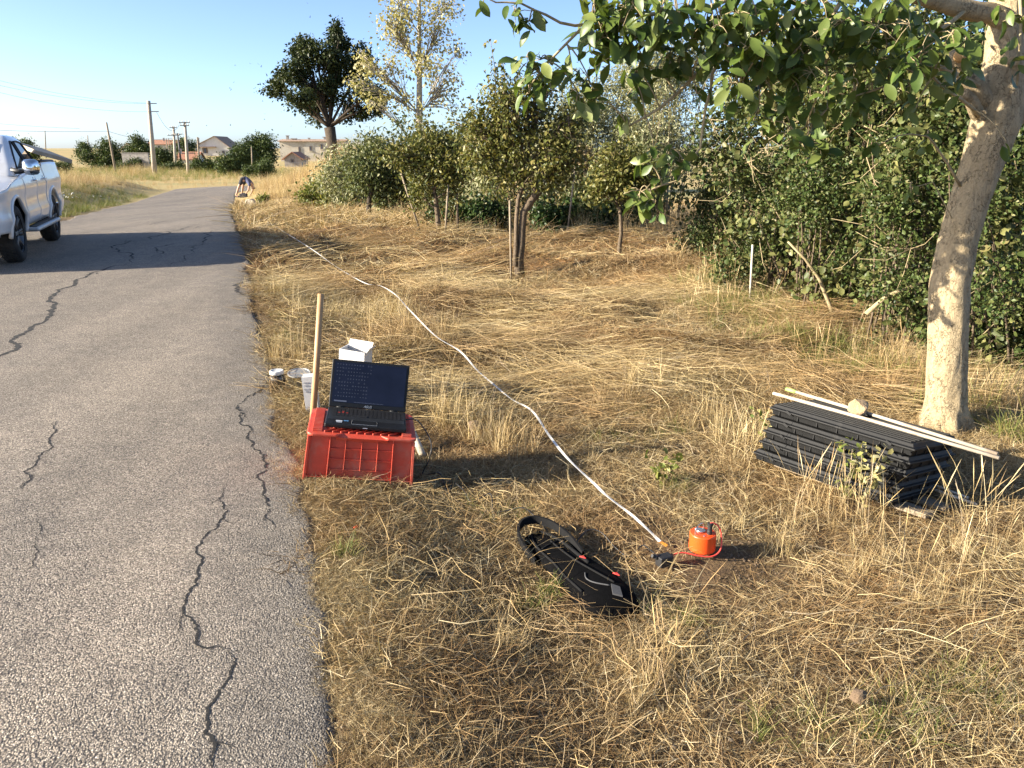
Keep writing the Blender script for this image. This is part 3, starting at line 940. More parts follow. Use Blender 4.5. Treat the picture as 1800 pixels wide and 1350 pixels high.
tr = [(1657, 775, WY, .150), (1658, 745, WY, .128), (1662, 700, WY + .02, .112), (1666, 600, WY + .04, .106), (1670, 500, WY + .07, .102), (1683, 430, WY + .09, .101), (1705, 350, WY + .12, .104), (1728, 280, WY + .15, .110), (1748, 220, WY + .18, .125), (1758, 170, WY + .2, .118), (1764, 110, WY + .22, .095), (1768, 40, WY + .25, .085), (1772, -60, WY + .3, .075), (1760, -180, WY + .3, .06)]
pth, rd = [], []
for (a, b_) in zip(tr, tr[1:]):
    for f in (0, .33, .66):
        pth.append(wp(*[a[i] * (1 - f) + b_[i] * f for i in range(3)])); rd.append(a[3] * (1 - f) + b_[3] * f)
fine, frd = [], []
sp2 = pth
for i in range(len(sp2) - 1):
    for k in range(5):
        fine.append(sp2[i].lerp(sp2[i + 1], k / 5)); frd.append(rd[i] + (rd[i + 1] - rd[i]) * k / 5)
NS = 56
mb.tube(fine, frd, NS)
for i in range(len(fine)):
    c_ = fine[i]
    for k in range(NS):
        a_ = 2 * math.pi * k / NS
        h_ = fine[i].z
        w_ = float(vn(a_ * 5.5 + .6 * math.sin(h_ * 9), h_ * 5.0, 81)) * .0042 + float(vn(a_ * 14, h_ * 16, 82)) * .0022 + float(vn(a_ * 1.4, h_ * 2.6, 83)) * .008
        w_ += .05 * max(0, .14 - h_) / .14 * max(0, math.sin(a_ * 5 + 1.0)) * .9
        q_ = Vector(mb.v[i * NS + k]); dd = (q_ - c_).normalized()
        mb.v[i * NS + k] = tuple(q_ + dd * w_)
mb.build('trunk', M['trunk_pale'], root, smooth=True)


def bough(name, pts, r0, r1, m, n=8, wob=.04):
    P_ = [wp(*p) for p in pts]
    Q = []
    for a, b_ in zip(P_, P_[1:]):
        Q += [a, a * .5 + b_ * .5 + Vector((random.uniform(-1, 1), random.uniform(-1, 1), random.uniform(-1, 1))) * .012]
    Q.append(P_[-1])
    MB().tube(Q, [r0 + (r1 - r0) * i / (len(Q) - 1) for i in range(len(Q))], n, wob=wob).build(name, m, root, smooth=True)
    return Q


w2 = WY + .2
bough('limb', [(1750, 225, w2), (1790, 195, w2), (1850, 165, w2 + .1), (1930, 90, w2 + .2)], .085, .06, M['trunk_pale'], 14, .03)
bough('cut_stub', [(1740, 190, w2), (1712, 150, w2 - .05), (1692, 112, w2 - .1), (1684, 88, w2 - .12)], .062, .043, M['trunk_pale'], 12, .06)
bough('cut_stub', [(1735, 215, w2), (1708, 178, w2 - .06), (1696, 165, w2 - .1)], .045, .028, M['trunk_pale'], 10, .08)
M['cut_wood'] = mat('cut_wood', (0.55, 0.33, 0.13), .8, .3, 30)
c0 = wp(1688, 98, w2 - .155)
mm = (ray(1688, 98) * -1).to_track_quat('Z', 'Y').to_matrix().to_4x4()
MB().lathe([(.002, .012), (.026, .010), (.034, .0)], 16, c0, mm.to_3x3()).build('cut_face', M['cut_wood'], root, smooth=True)
for u, v, yy, rr in ((1782, 108, w2 - .09, .028), (1786, 118, w2 - .085, .018), (1728, 200, w2 - .11, .02), (1727, 208, w2 - .115, .012)):
    MB().lathe([(rr, -.03), (rr * 1.05, .004), (rr * .9, .014), (rr * .5, .012), (.003, .006)], 14, wp(u, v, yy), mm.to_3x3()).build('branch_scar', M['trunk_pale'], root, smooth=True)
B = [
    ([(1768, 45, w2 + .02), (1740, 22, w2), (1680, 12, w2 - .1), (1600, -12, w2 - .2), (1500, -45, w2 - .3)], .058, .036),
    ([(1500, -45, w2 - .3), (1400, 18, w2 - .35), (1330, 62, w2 - .4), (1250, 100, w2 - .42), (1215, 140, w2 - .45), (1160, 190, w2 - .5), (1105, 222, w2 - .5)], .018, .005),
    ([(1268, 92, w2 - .42), (1252, 130, w2 - .44), (1240, 190, w2 - .46), (1231, 260, w2 - .5), (1190, 318, w2 - .52), (1140, 335, w2 - .55)], .010, .004),
    ([(1600, -12, w2 - .2), (1420, -70, w2 - .4), (1250, 12, w2 - .5), (1160, 24, w2 - .55), (1090, 36, w2 - .6), (1020, 52, w2 - .62), (965, 108, w2 - .65), (930, 152, w2 - .68)], .014, .004),
    ([(1040, 42, w2 - .6), (985, 40, w2 - .65), (940, 18, w2 - .7), (890, 4, w2 - .72), (850, -6, w2 - .75)], .008, .003),
    ([(1500, -45, w2 - .3), (1455, 40, w2 - .38), (1415, 130, w2 - .42), (1360, 140, w2 - .5), (1300, 152, w2 - .55)], .014, .004),
    ([(1600, -12, w2 - .2), (1545, 45, w2 - .5), (1620, 105, w2 - .35), (1720, 150, w2 - .1)], .010, .014),
    ([(1735, 215, w2 - .05), (1690, 175, w2 - .25), (1640, 135, w2 - .4), (1590, 120, w2 - .5)], .010, .004),
    ([(1400, 18, w2 - .35), (1452, 110, w2 - .4), (1455, 190, w2 - .45), (1430, 215, w2 - .5), (1395, 232, w2 - .55)], .008, .003),
    ([(1790, -60, w2 - .1), (1795, 40, w2 - .25), (1788, 150, w2 - .3)], .010, .005),
    ([(1690, 330, w2 - .1), (1640, 250, w2 - .2), (1618, 238, w2 - .25)], .008, .004),
    ([(1690, 420, w2 - .1), (1640, 320, w2 - .15), (1600, 330, w2 - .2)], .004, .002),
    ([(1490, -40, w2 - .3), (1300, -30, w2 - .6), (1180, -20, w2 - .8)], .012, .005),
    ([(1700, 15, w2 - .1), (1640, 60, w2 - .3), (1560, 150, w2 - .45), (1500, 170, w2 - .5)], .012, .004),
]
paths = [bough('bough', p, a, b_, M['twig_pale'] if a < .03 else M['trunk_pale'], 8 if a < .03 else 12) for p, a, b_ in B]
allp = [q for P_ in paths for q in P_]
# leaf variants: curved elliptic leaf with folded midrib
LEAVES = []
for i in range(6):
    vs_, fs_ = [], []
    n = 6
    bend, asp = random.uniform(.05, .55), random.uniform(.22, .29)
    for j in range(n + 1):
        t = j / n
        w = math.sin(math.pi * min(1, t * .96 + .04) ** 1.12) ** .72 * asp
        x = t; z = -bend * t * t
        wav = .02 * math.sin(t * 9 + i)
        vs_ += [(x, -w, z + w * .28 + wav), (x, 0, z), (x, w, z + w * .28 - wav)]
    for j in range(n):
        a = 3 * j
        fs_ += [(a, a + 1, a + 4, a + 3), (a + 1, a + 2, a + 5, a + 4)]
    me = bpy.data.meshes.new('leaf'); me.from_pydata(vs_, [], fs_); me.update()
    me.polygons.foreach_set('use_smooth', [True] * len(me.polygons))
    me.materials.append(M['walnut_leaf'])
    LEAVES.append(me)
# hanging sprays: (u, v, distance, leaves, spread px)
SPR = [(850, 6, w2 - .75, 2, 8), (905, 22, w2 - .7, 10, 22), (930, 38, w2 - .7, 7, 18), (925, 100, w2 - .68, 5, 12), (935, 130, w2 - .68, 9, 20), (930, 165, w2 - .68, 9, 20), (950, 105, w2 - .65, 8, 20), (965, 140, w2 - .65, 9, 20),
       (1005, 120, w2 - .62, 10, 22), (1015, 160, w2 - .62, 9, 22), (1040, 150, w2 - .6, 9, 20), (1050, 170, w2 - .6, 6, 16), (1040, 75, w2 - .6, 9, 22), (1065, 60, w2 - .6, 9, 20), (1085, 75, w2 - .58, 10, 22), (1110, 55, w2 - .56, 10, 24), (1140, 40, w2 - .55, 9, 24), (1165, 65, w2 - .55, 8, 22),
       (1180, 105, w2 - .5, 9, 24), (1195, 85, w2 - .5, 8, 22), (1120, 125, w2 - .5, 7, 18), (1145, 120, w2 - .5, 8, 20), (1120, 150, w2 - .5, 6, 16), (1215, 70, w2 - .5, 9, 24), (1240, 45, w2 - .5, 9, 24), (1270, 30, w2 - .5, 10, 26), (1290, 65, w2 - .48, 9, 26), (1320, 95, w2 - .46, 9, 26), (1310, 30, w2 - .5, 10, 26), (1345, 60, w2 - .45, 9, 26), (1360, 20, w2 - .5, 10, 26), (1385, 70, w2 - .45, 9, 26), (1405, 30, w2 - .5, 10, 26), (1430, 75, w2 - .45, 9, 26),
       (1400, 120, w2 - .5, 8, 22), (1345, 130, w2 - .5, 8, 22), (1310, 150, w2 - .5, 8, 22), (1460, 35, w2 - .45, 9, 26), (1480, 85, w2 - .45, 8, 26), (1500, 30, w2 - .45, 9, 26), (1530, 75, w2 - .45, 8, 26), (1550, 30, w2 - .5, 8, 26), (1575, 110, w2 - .5, 8, 22), (1600, 50, w2 - .45, 8, 26), (1560, 135, w2 - .5, 6, 20), (1640, 60, w2 - .4, 7, 24), (1600, 150, w2 - .45, 6, 22),
       (1660, 140, w2 - .35, 5, 20), (1630, 235, w2 - .25, 4, 16), (1610, 190, w2 - .4, 5, 16), (1530, 150, w2 - .5, 6, 20), (1500, 120, w2 - .48, 7, 22), (1500, 185, w2 - .5, 6, 18), (1760, 20, w2 - .3, 5, 20), (1785, 75, w2 - .3, 5, 18), (1795, 30, w2 - .3, 5, 18), (1780, 120, w2 - .3, 4, 14),
       (1140, 290, w2 - .53, 8, 20), (1150, 320, w2 - .53, 8, 20), (1125, 335, w2 - .55, 7, 18), (1115, 355, w2 - .55, 6, 16), (1145, 350, w2 - .55, 7, 18), (1175, 260, w2 - .5, 6, 18), (1195, 285, w2 - .5, 7, 18), (1180, 300, w2 - .5, 6, 16), (1150, 265, w2 - .53, 5, 14), (1100, 200, w2 - .5, 4, 12), (1225, 165, w2 - .46, 4, 14),
       (1350, 215, w2 - .52, 8, 22), (1385, 230, w2 - .55, 8, 22), (1405, 250, w2 - .55, 8, 20), (1370, 195, w2 - .53, 7, 20), (1425, 230, w2 - .5, 7, 20), (1440, 260, w2 - .5, 6, 18), (1430, 190, w2 - .5, 6, 18), (1335, 185, w2 - .55, 6, 18), (1465, 175, w2 - .47, 6, 18), (1545, 255, w2 - .3, 2, 10), (1600, 325, w2 - .2, 4, 14), (1770, 250, w2 - .35, 2, 10)]
SPR += [(u, v - 75, Y + .15, 8, 30) for u, v, Y, n, s in SPR if v < 45 and u > 1000]
rs = random.Random(12)
for _ in range(95):
    u = rs.uniform(1040, 1700); v = rs.uniform(-30, 165 if u > 1250 else 110)
    SPR.append((u, v, w2 - rs.uniform(.45, .85), rs.choice((6, 7, 8, 9)), rs.uniform(18, 26)))
tw = MB()
leaf_list = []
for (u, v, Y, n, s) in SPR:
    c = wp(u, v, Y)
    src = min(allp, key=lambda q: (q - c).length)
    mid = (src + c) / 2 + Vector((0, 0, .05))
    tw.tube(bez(src, mid, c, 5), [.0045, .004, .0035, .003, .002], 5)
    sz = s / FPX * Y
    for i in range(n):
        p = c + Vector((random.gauss(0, .6), random.gauss(0, .6), random.gauss(-.1, .55))) * sz
        a = random.uniform(0, 2 * math.pi)
        d = Vector((math.cos(a), math.sin(a), random.uniform(-1.5, .15))).normalized()
        nrm = Vector((random.uniform(-.7, .3), random.uniform(-.9, .3), random.uniform(.1, 1)))
        leaf_list.append((p, d, nrm, random.uniform(.055, .115)))
        if random.random() < .6: tw.tube([c, (c + p) / 2 + Vector((0, 0, .008)), p], [.0022, .0018, .0014], 4)
tag(tw.build('twigs', M['twig_pale'], root, smooth=True), kind='stuff')
random.shuffle(leaf_list)
rest_v, rest_f = [], []
for i, (p, d, nrm, ln) in enumerate(leaf_list):
    sd = d.cross(nrm).normalized(); up_ = sd.cross(d)
    m4 = Matrix.Translation(p) @ Matrix((d, sd, up_)).transposed().to_4x4() @ Matrix.Scale(ln, 4)
    me = LEAVES[i % 6]
    if i < 300:
        o = bpy.data.objects.new('leaf', me); COL.objects.link(o); o.parent = root; o.matrix_local = m4
    else:
        k = len(rest_v)
        rest_v += [tuple(m4 @ q.co) for q in me.vertices]
        rest_f += [tuple(j + k for j in f.vertices) for f in me.polygons]
me = bpy.data.meshes.new('crown'); me.from_pydata(rest_v, [], rest_f); me.update()
me.polygons.foreach_set('use_smooth', [True] * len(me.polygons))
tag(link('crown', me, M['walnut_leaf'], root), kind='stuff')

# ------------------------------------------------------------------ far trees
G_F = 'trees and bushes in front of the far houses'
for nm, lab, Y, L, n, sz in (
        ('far_tree', 'far tree just above the roof of the white pickup', 95, [(30, 262, 14), (46, 256, 13), (18, 256, 12), (55, 272, 12), (35, 278, 16)], 420, .42),
        ('far_tree', 'small round far tree right of the straw hill', 150, [(147, 258, 9), (141, 264, 8), (153, 265, 8)], 200, .5),
        ('far_tree', 'rounded green tree behind the leaning thin pole', 105, [(190, 265, 18), (205, 272, 16), (172, 280, 17), (188, 285, 19), (150, 280, 12), (208, 288, 14)], 700, .42),
        ('far_tree', 'green tree left of the tall concrete pole', 118, [(243, 255, 16), (228, 264, 13), (258, 262, 13), (240, 270, 16)], 460, .46),
        ('far_tree', 'bushy tree between the concrete pole and the wooden poles', 112, [(285, 272, 14), (300, 276, 13), (290, 288, 15), (278, 290, 12)], 420, .45),
        ('far_tree', 'dark tree behind the poles in front of the terracotta roof', 150, [(322, 250, 12), (332, 258, 12), (315, 262, 11), (326, 268, 12)], 300, .55),
        ('far_tree', 'broad fig like tree hiding the right side of the white house', 74, [(412, 274, 19), (397, 284, 15), (430, 268, 18), (418, 290, 18), (395, 297, 12)], 800, .32),
        ('far_tree', 'taller rounded tree beside the long beige building', 78, [(455, 248, 20), (470, 254, 18), (440, 258, 18), (478, 272, 14), (450, 278, 22), (432, 284, 18), (470, 286, 16)], 1100, .33)):
    b_ = at(L[0][0], L[0][1], Y); b_ = V(b_.x, Y)
    hz = at(L[0][0], L[0][1] + 10, Y).z - b_.z
    tree(nm, lab, 'tree', b_, [(0, 0, -.3, .22), (0.1, 0, hz * .35, .17), (0, 0, hz * .6, .15)], px_lobes(b_, Y, [(a_, c_, r_ * .9) for a_, c_, r_ in L]), M['far_leaf'], M['bark_dark'], int(n * 1.5), 8, sz * .65, sz * .55, group=G_F, twigs=30, twig_r=.03)
for lab, Y, L, n, sz in (
        ('low bushes in a row left of the tall concrete pole', 100, [(225, 292, 9), (240, 290, 10), (252, 292, 9), (212, 294, 8)], 380, .36),
        ('low bush at the foot of the wooden poles', 96, [(300, 296, 8), (316, 294, 8), (288, 297, 7)], 260, .36),
        ('low dark bushes below the white house', 88, [(350, 290, 11), (365, 292, 11), (380, 296, 10), (340, 296, 9)], 460, .34),
        ('dark bush at the left foot of the grass embankment', 62, [(455, 300, 11), (470, 296, 12), (442, 300, 9)], 380, .25),
        ('pale green weeds on the left slope beside the straw hill', 70, [(110, 288, 7), (120, 291, 6), (102, 292, 6)], 120, .22)):
    bush_px('far_bush', lab, Y, L, M['far_leaf'], int(n * 1.3), 8, sz * .55, group=G_F, stems=6, stem_r=.03)

# ------------------------------------------------------------------ houses
M['plaster_white'] = mat('white_plaster', (0.66, 0.62, 0.55), .9, .12, 2, dirt=((0.42, 0.37, 0.30), .5, .35))
M['plaster_beige'] = mat('beige_plaster', (0.55, 0.49, 0.39), .9, .15, 1.5, dirt=((0.36, 0.28, 0.19), .4, .4))
M['stone_wall'] = mat('grey_stone_wall', (0.34, 0.31, 0.27), .9, .4, 3)
M['roof_tile'] = mat('terracotta_tiles', (0.36, 0.17, 0.10), .9, .4, 5, .5, .05)
M['roof_old'] = mat('old_brown_tiles', (0.36, 0.24, 0.16), .9, .4, 5, .5, .05)
M['frame'] = mat('window_frame', (0.16, 0.12, 0.09), .7)
M['pane'] = glass_mat('window_glass', (0.03, 0.05, 0.09), .08)
M['concrete'] = mat('concrete_pole', (0.40, 0.35, 0.28), .9, .2, 3, dirt=((0.22, 0.19, 0.15), 1.5, .35))
M['dark_metal'] = mat('dark_metal', (0.05, 0.05, 0.05), .6, .2)


def house(name, label, u0, u1, v_eave, Y, depth, rise, wall, roof, gable=True, base_v=None, ridge_f=.5, yaw=0.0, windows=(), chimneys=(), doors=()):
    a, b2 = at(u0, v_eave, Y), at(u1, v_eave, Y)
    w = b2.x - a.x
    zg = gz((a.x + b2.x) / 2, Y) - .3
    h = a.z - zg
    yaw = .35 * math.atan2(-(a.x + b2.x) / 2, Y)
    root_ = empty(name, ((a.x + b2.x) / 2, Y, zg), yaw, label, 'house', 'far houses of the village')
    hw = w / 2
    mb_ = MB()
    rx = -hw + w * ridge_f
    if gable:
        pr = [(-hw, 0), (hw, 0), (hw, h), (rx, h + rise), (-hw, h)]
        mb_.prism(pr, depth, Matrix(((1, 0, 0, 0), (0, 0, 1, 0), (0, 1, 0, 0), (0, 0, 0, 1))))
    else:
        pr = [(0, 0), (depth, 0), (depth, h), (depth / 2, h + rise), (0, h)]
        mb_.prism(pr, w, Matrix(((0, 0, 1, -hw), (1, 0, 0, 0), (0, 1, 0, 0), (0, 0, 0, 1))))
    mb_.build('wall', wall, root_)
    t = .13
    o_ = .35
    for sgn in (-1, 1):
        rb = MB()
        if gable:
            ex = hw * sgn
            L_ = Vector((ex - rx, 0, -rise)); L_.normalize(); e = Vector((ex, 0, h)) + L_ * o_
            top_ = Vector((rx, 0, h + rise)); nrm = Vector((-L_.z * sgn, 0, L_.x * sgn)) * 1.0
            if nrm.z < 0: nrm = -nrm
            q = [top_ + nrm * .03, e + nrm * .03, e + nrm * t, top_ + nrm * t]
            vs_ = [p + Vector((0, -o_, 0)) for p in q] + [p + Vector((0, depth + o_, 0)) for p in q]
        else:
            yy = 0 if sgn < 0 else depth
            L_ = Vector((0, yy - depth / 2, -rise)); L_.normalize(); e = Vector((0, yy, h)) + L_ * o_
            top_ = Vector((0, depth / 2, h + rise)); nrm = Vector((0, -L_.z, L_.y)) * (1 if sgn > 0 else -1)
            if nrm.z < 0: nrm = -nrm
            q = [top_ + nrm * .03, e + nrm * .03, e + nrm * t, top_ + nrm * t]
            vs_ = [p + Vector((-hw - o_, 0, 0)) for p in q] + [p + Vector((hw + o_, 0, 0)) for p in q]
        rb.add(vs_, [(0, 1, 2, 3), (7, 6, 5, 4), (0, 4, 5, 1), (1, 5, 6, 2), (2, 6, 7, 3), (3, 7, 4, 0)])
        rb.build('roof', roof, root_)
    for (u, v, wp_, hp_) in windows:
        p = at(u, v, Y)
        ww, hh = wp_ / FPX * Y, hp_ / FPX * Y
        x, z = p.x - root_.location.x, p.z - zg
        wn_ = MB().box((x, -.03, z), (ww + .2, .1, hh + .2)).build('window', M['frame'], root_)
        MB().box((x, -.085, z), (ww * .46, .02, hh)).box((x, -.0, z), (.01, .01, .01)).build('pane', M['pane'], wn_)
        MB().box((x, -.12, z - hh / 2 - .14), (ww + .4, .2, .1)).build('sill', wall, wn_)
    for (u, v, wp_, hp_) in chimneys:
        p = at(u, v, Y + depth * .35)
        ww, hh = wp_ / FPX * Y, hp_ / FPX * Y
        x, z = p.x - root_.location.x, p.z - zg
        MB().box((x, depth * .35, z - hh / 2), (ww, ww, hh * 2)).box((x, depth * .35, z + hh / 2 + .06), (ww * 1.35, ww * 1.35, .14)).build('chimney', M['stone_wall'], root_)
    for (u, v, wp_, hp_, up_) in doors:      # canopy slabs over openings
        p = at(u, v, Y)
        x, z = p.x - root_.location.x, p.z - zg
        MB().box((x, -.5, z), (wp_ / FPX * Y, 1.0, hp_ / FPX * Y)).build('canopy', M['roof_old'], root_)
    return root_


house('white_house', 'white plastered house with low gable and two chimneys behind the trees', 340, 402, 259, 180, 12, 2.3, M['plaster_white'], M['roof_old'], True, ridge_f=.62,
      windows=[(361, 265, 7, 8), (392, 268, 3, 4)], chimneys=[(354, 247, 2.6, 7), (389, 246, 2.6, 6)], doors=[(366, 258.5, 27, 1.5, 0)])
house('cottage', 'small cottage with faded terracotta roof in front of the white house', 314, 345, 280, 135, 5, 1.1, M['plaster_white'], M['roof_tile'], False, windows=[(328, 285, 3, 4)], chimneys=[(321, 266, 3, 6)])
house('long_building', 'long beige two storey building on the right of the rounded tree', 492, 604, 249, 150, 9, .35, M['plaster_beige'], M['roof_old'], False,
      windows=[(546, 261, 2.5, 6), (565, 258, 2.5, 6), (585, 257, 2.5, 6), (527, 264, 2.0, 9)], chimneys=[(509, 242, 4, 5), (520, 246, 7, 3), (546, 245, 3, 3), (577, 243, 10, 2.5)])
house('shed', 'small stone shed with tiled gable roof below the long beige building', 500, 529, 279, 112, 6, .8, M['stone_wall'], M['roof_tile'], True, ridge_f=.5, windows=[(514, 283, 2.5, 3)])
house('far_house', 'distant low house with terracotta roof behind the concrete pole', 262, 312, 254, 230, 9, 1.2, M['plaster_beige'], M['roof_tile'], False, windows=[(280, 258, 2, 2.5)], chimneys=[(291, 246, 2, 5)])
house('far_house', 'distant pale house half hidden by the tree left of the concrete pole', 214, 236, 262, 200, 8, 1.4, M['plaster_white'], M['roof_old'], True)
wl = at(216, 280, 100); wr = at(262, 280, 100)
o = MB().box(((wl.x + wr.x) / 2, 100, -.15), (wr.x - wl.x, .3, 1.9)).box(((wl.x + wr.x) / 2, 100, .84), (wr.x - wl.x + .1, .42, .08)).build('garden_wall', M['stone_wall'], None)
tag(o, 'low grey garden wall between the far trees', 'wall')

# ------------------------------------------------------------------ poles and wires
M['pole_wood'] = mat('weathered_pole', (0.26, 0.21, 0.15), .9, .4, 4)
G_P = 'utility poles along the road'


def pole(label, foot_px, top_px, Y, r, m, arms=(), lean=0.0):
    a = at(foot_px[0], foot_px[1], Y); a.z = gz(a.x, Y) - .3
    b_ = at(top_px[0], top_px[1], Y + lean)
    root_ = empty('utility_pole', (a.x, a.y, a.z), 0, label, 'pole', G_P)
    c = b_ - a
    MB().tube([(0, 0, 0), c * .5, c], [r * 1.15, r, r * .8], 10).build('shaft', m, root_, smooth=True)
    for f, w in arms:
        p = c * f
        MB().box(p + Vector((0, -r * .9, 0)), (w, .09, .09)).build('crossarm', M['dark_metal'], root_)
        for s in (-.45, -.15, .15, .45):
            MB().lathe([(.03, 0), (.05, .05), (.045, .12), (.02, .16)], 8, p + Vector((s * w, -r * .9, .045))).build('insulator', M['plaster_white'], root_, smooth=True)
    return b_, root_


main_top, mp_ = pole('thick tapered concrete pole, the tallest on the left of the road', (272, 308), (261, 177), 76, .20, M['concrete'])
for z, s in ((-.25, .8), (-.95, .9)):
    MB().box(main_top - mp_.location + Vector((.45 * s, -.1, z)), (s, .08, .08)).build('bracket', M['dark_metal'], mp_)
lean_top, _ = pole('thin leaning wooden pole left of the concrete pole', (203, 299), (187, 215), 88, .11, M['pole_wood'])
p307, _ = pole('far wooden pole with two crossarms behind the concrete pole', (309, 300), (305, 222), 104, .16, M['concrete'], ((.97, .9), (.80, 1.5)))
p314, _ = pole('dark slim pole with crossarm next to the two crossarm pole', (320, 300), (312, 234), 112, .11, M['dark_metal'], ((.97, 1.4),))
p326, _ = pole('slim pale pole with short double crossarm in front of the cottage', (331, 306), (325, 214), 84, .15, M['concrete'], ((.985, 1.1), (.93, .9)))
p350, _ = pole('plain thin wooden pole just left of the white house', (352, 304), (347, 241), 88, .10, M['pole_wood'])
p442, _ = pole('bare thin pole in front of the rounded tree by the embankment', (442, 292), (442, 258), 66, .05, M['pole_wood'])
p79, _ = pole('thin bare pole rising over the straw hill beside the pickup', (79, 268), (79, 230), 150, .09, M['pole_wood'])
p153, _ = pole('small distant pole above the small round far tree', (154, 262), (154, 238), 155, .09, M['pole_wood'])
for s_, dz in ((293, 0), (297, .5)):
    pole('slim distant mast over the terracotta roof, %s' % ('the left one' if s_ == 293 else 'the right one'), (s_, 262), (s_ - 1, 243), 215, .12, M['pole_wood'])
M['wire'] = mat('black_wire', (0.03, 0.03, 0.03), .8)


def wire(label, a, b_, sag, r=.018):
    P_ = [a.lerp(b_, t) - Vector((0, 0, sag * 4 * t * (1 - t))) for t in [i / 14 for i in range(15)]]
    stick('overhead_wire', label, 'wire', P_, r, M['wire'], 'overhead wires', 5)


wire('topmost overhead wire running left from the concrete pole', main_top + Vector((-.1, 0, -.2)), at(-60, 126, 60), .45, .009)
wire('second overhead wire running left from the concrete pole', main_top + Vector((.6, 0, -.25)), at(-60, 136, 60), .5, .009)
wire('lower overhead wire running left from the concrete pole', main_top + Vector((0, 0, -.95)), at(-60, 147, 60), .55, .009)
wire('thin low wire crossing the sky left of the leaning pole', lean_top + Vector((0, 0, -.9)), at(-60, 226, 80), .15, .016)
wire('thin low wire sagging from the leaning pole to the far poles', lean_top + Vector((0, 0, -.9)), p307 + Vector((0, 0, -1.4)), .5, .016)
wire('faint upper wire left of the leaning pole', at(-60, 212, 90), at(140, 226, 95), .1, .012)
wire('wire dropping from the concrete pole towards the pale crossarm pole', main_top + Vector((.6, 0, -.95)), p326 + Vector((-.5, 0, -.1)), 1.2, .014)
wire('thin wire from the two crossarm pole to the white house', p307 + Vector((.8, 0, -1.6)), at(345, 258, 175), .5, .02)

# ------------------------------------------------------------------ the white pickup
PAINT, t_ = nt('white_car_paint')
v_ = coords(t_)
dn = ramp(t_, [(.45, (0.74, 0.74, 0.73)), (.8, (0.58, 0.55, 0.49))], noise(t_, 1.6, 6, .65, v_))
finish(t_, dn, .32, 0, spec=.5, Coat_Weight=.8, Coat_Roughness=.06)
M['tyre'] = mat('tyre_rubber', (0.022, 0.021, 0.020), .85, .3, 25, .4, .006, dirt=((0.07, 0.06, 0.05), 6, .4))
M['rim'] = mat('dark_alloy', (0.12, 0.12, 0.12), .35, .2, 20, metallic=.8)
M['chrome'] = mat('chrome', (0.75, 0.75, 0.74), .08, .05, 10, .02, metallic=1.0)
M['silver'] = mat('silver_step', (0.50, 0.50, 0.50), .45, .15, 20, metallic=.5)
M['black_plastic'] = mat('black_plastic', (0.015, 0.015, 0.016), .55, .2, 30)
M['auto_glass'] = glass_mat('tinted_car_glass', (0.02, 0.025, 0.03), .03)
S = .95
WB = 2.78 / S
fw = Vector((.355, -.935, 0)).normalized(); lf = Vector((-fw.y, fw.x, 0))
fc = pz(40, 460, 0.0)
org = fc - lf * .84 * S
TRK = empty('pickup_truck', (org.x, org.y, .005), 0, 'white double cab pickup parked half on the left side of the road', 'pickup')
TRK.rotation_euler = (0, 0, math.atan2(fw.y, fw.x))
TRK.scale = (S, S, S)


def zb(l):
    z = .46
    for lc in (0, -WB):
        d = abs(l - lc)
        if d < .50: z = max(z, .40 + math.sqrt(max(0, .50 ** 2 - d * d)))
    return z


def zt(l):
    return float(np.interp(l, [-WB - 1.2, -WB - 1.15, -WB - .3, -2.42, -2.3, -1.0, -.45, .2, .8, .95], [1.24, 1.31, 1.33, 1.33, 1.30, 1.22, 1.17, 1.10, 1.0, .86]))


def ylat(l, z):
    y = .885 + .028 * math.exp(-((z - 1.02) / .10) ** 2) - .30 * max(0, z - 1.08) ** 1.6 - .10 * max(0, .62 - z)
    y += .025 * math.exp(-((z - .62) / .08) ** 2)
    y -= .16 * max(0, (l - .45) / .5) ** 2 + .10 * max(0, (-WB - .8 - l) / .4) ** 2
    return y


def panel(name, l0, l1, nl, nz=14, sides=(1, -1)):
    mb_ = MB()
    for sg in sides:
        vs_ = []
        for i in range(nl + 1):
            l = l0 + (l1 - l0) * i / nl
            a, b_ = zb(l), zt(l)
            for j in range(nz + 1):
                z = a + (b_ - a) * j / nz
                vs_.append((l, sg * ylat(l, z), z))
        fs_ = []
        for i in range(nl):
            for j in range(nz):
                q = (i * (nz + 1) + j, (i + 1) * (nz + 1) + j, (i + 1) * (nz + 1) + j + 1, i * (nz + 1) + j + 1)
                fs_.append(q if sg < 0 else q[::-1])
        mb_.add(vs_, fs_)
    o_ = mb_.build(name, PAINT, TRK, smooth=True)
    sd = o_.modifiers.new('solid', 'SOLIDIFY'); sd.thickness = .012; sd.offset = -1
    return o_


for sg in (1, -1): panel('fender', .93, -.60, 40, sides=(sg,))
for sg in (1, -1):
    d1 = panel('door', -.61, -1.52, 24, sides=(sg,)); d2 = panel('door', -1.53, -2.30, 24, sides=(sg,))
    for d_, lc in ((d1, -1.38), (d2, -2.17)):
        hb = MB()
        y = ylat(lc, 1.08)
        hb.tube([(lc + .09, sg * (y + .004), 1.085), (lc + .07, sg * (y + .035), 1.085), (lc - .07, sg * (y + .035), 1.085), (lc - .09, sg * (y + .004), 1.085)], .014, 8)
        hb.lathe([(.045, 0), (.05, .004), (.03, .012)], 14, (lc, sg * (y - .002), 1.085), Matrix.Rotation(-sg * math.pi / 2, 3, 'X'))
        hb.build('handle', M['chrome'], d_, smooth=True)
for sg in (1, -1): panel('bed_side', -2.34, -WB - 1.18, 44, sides=(sg,))
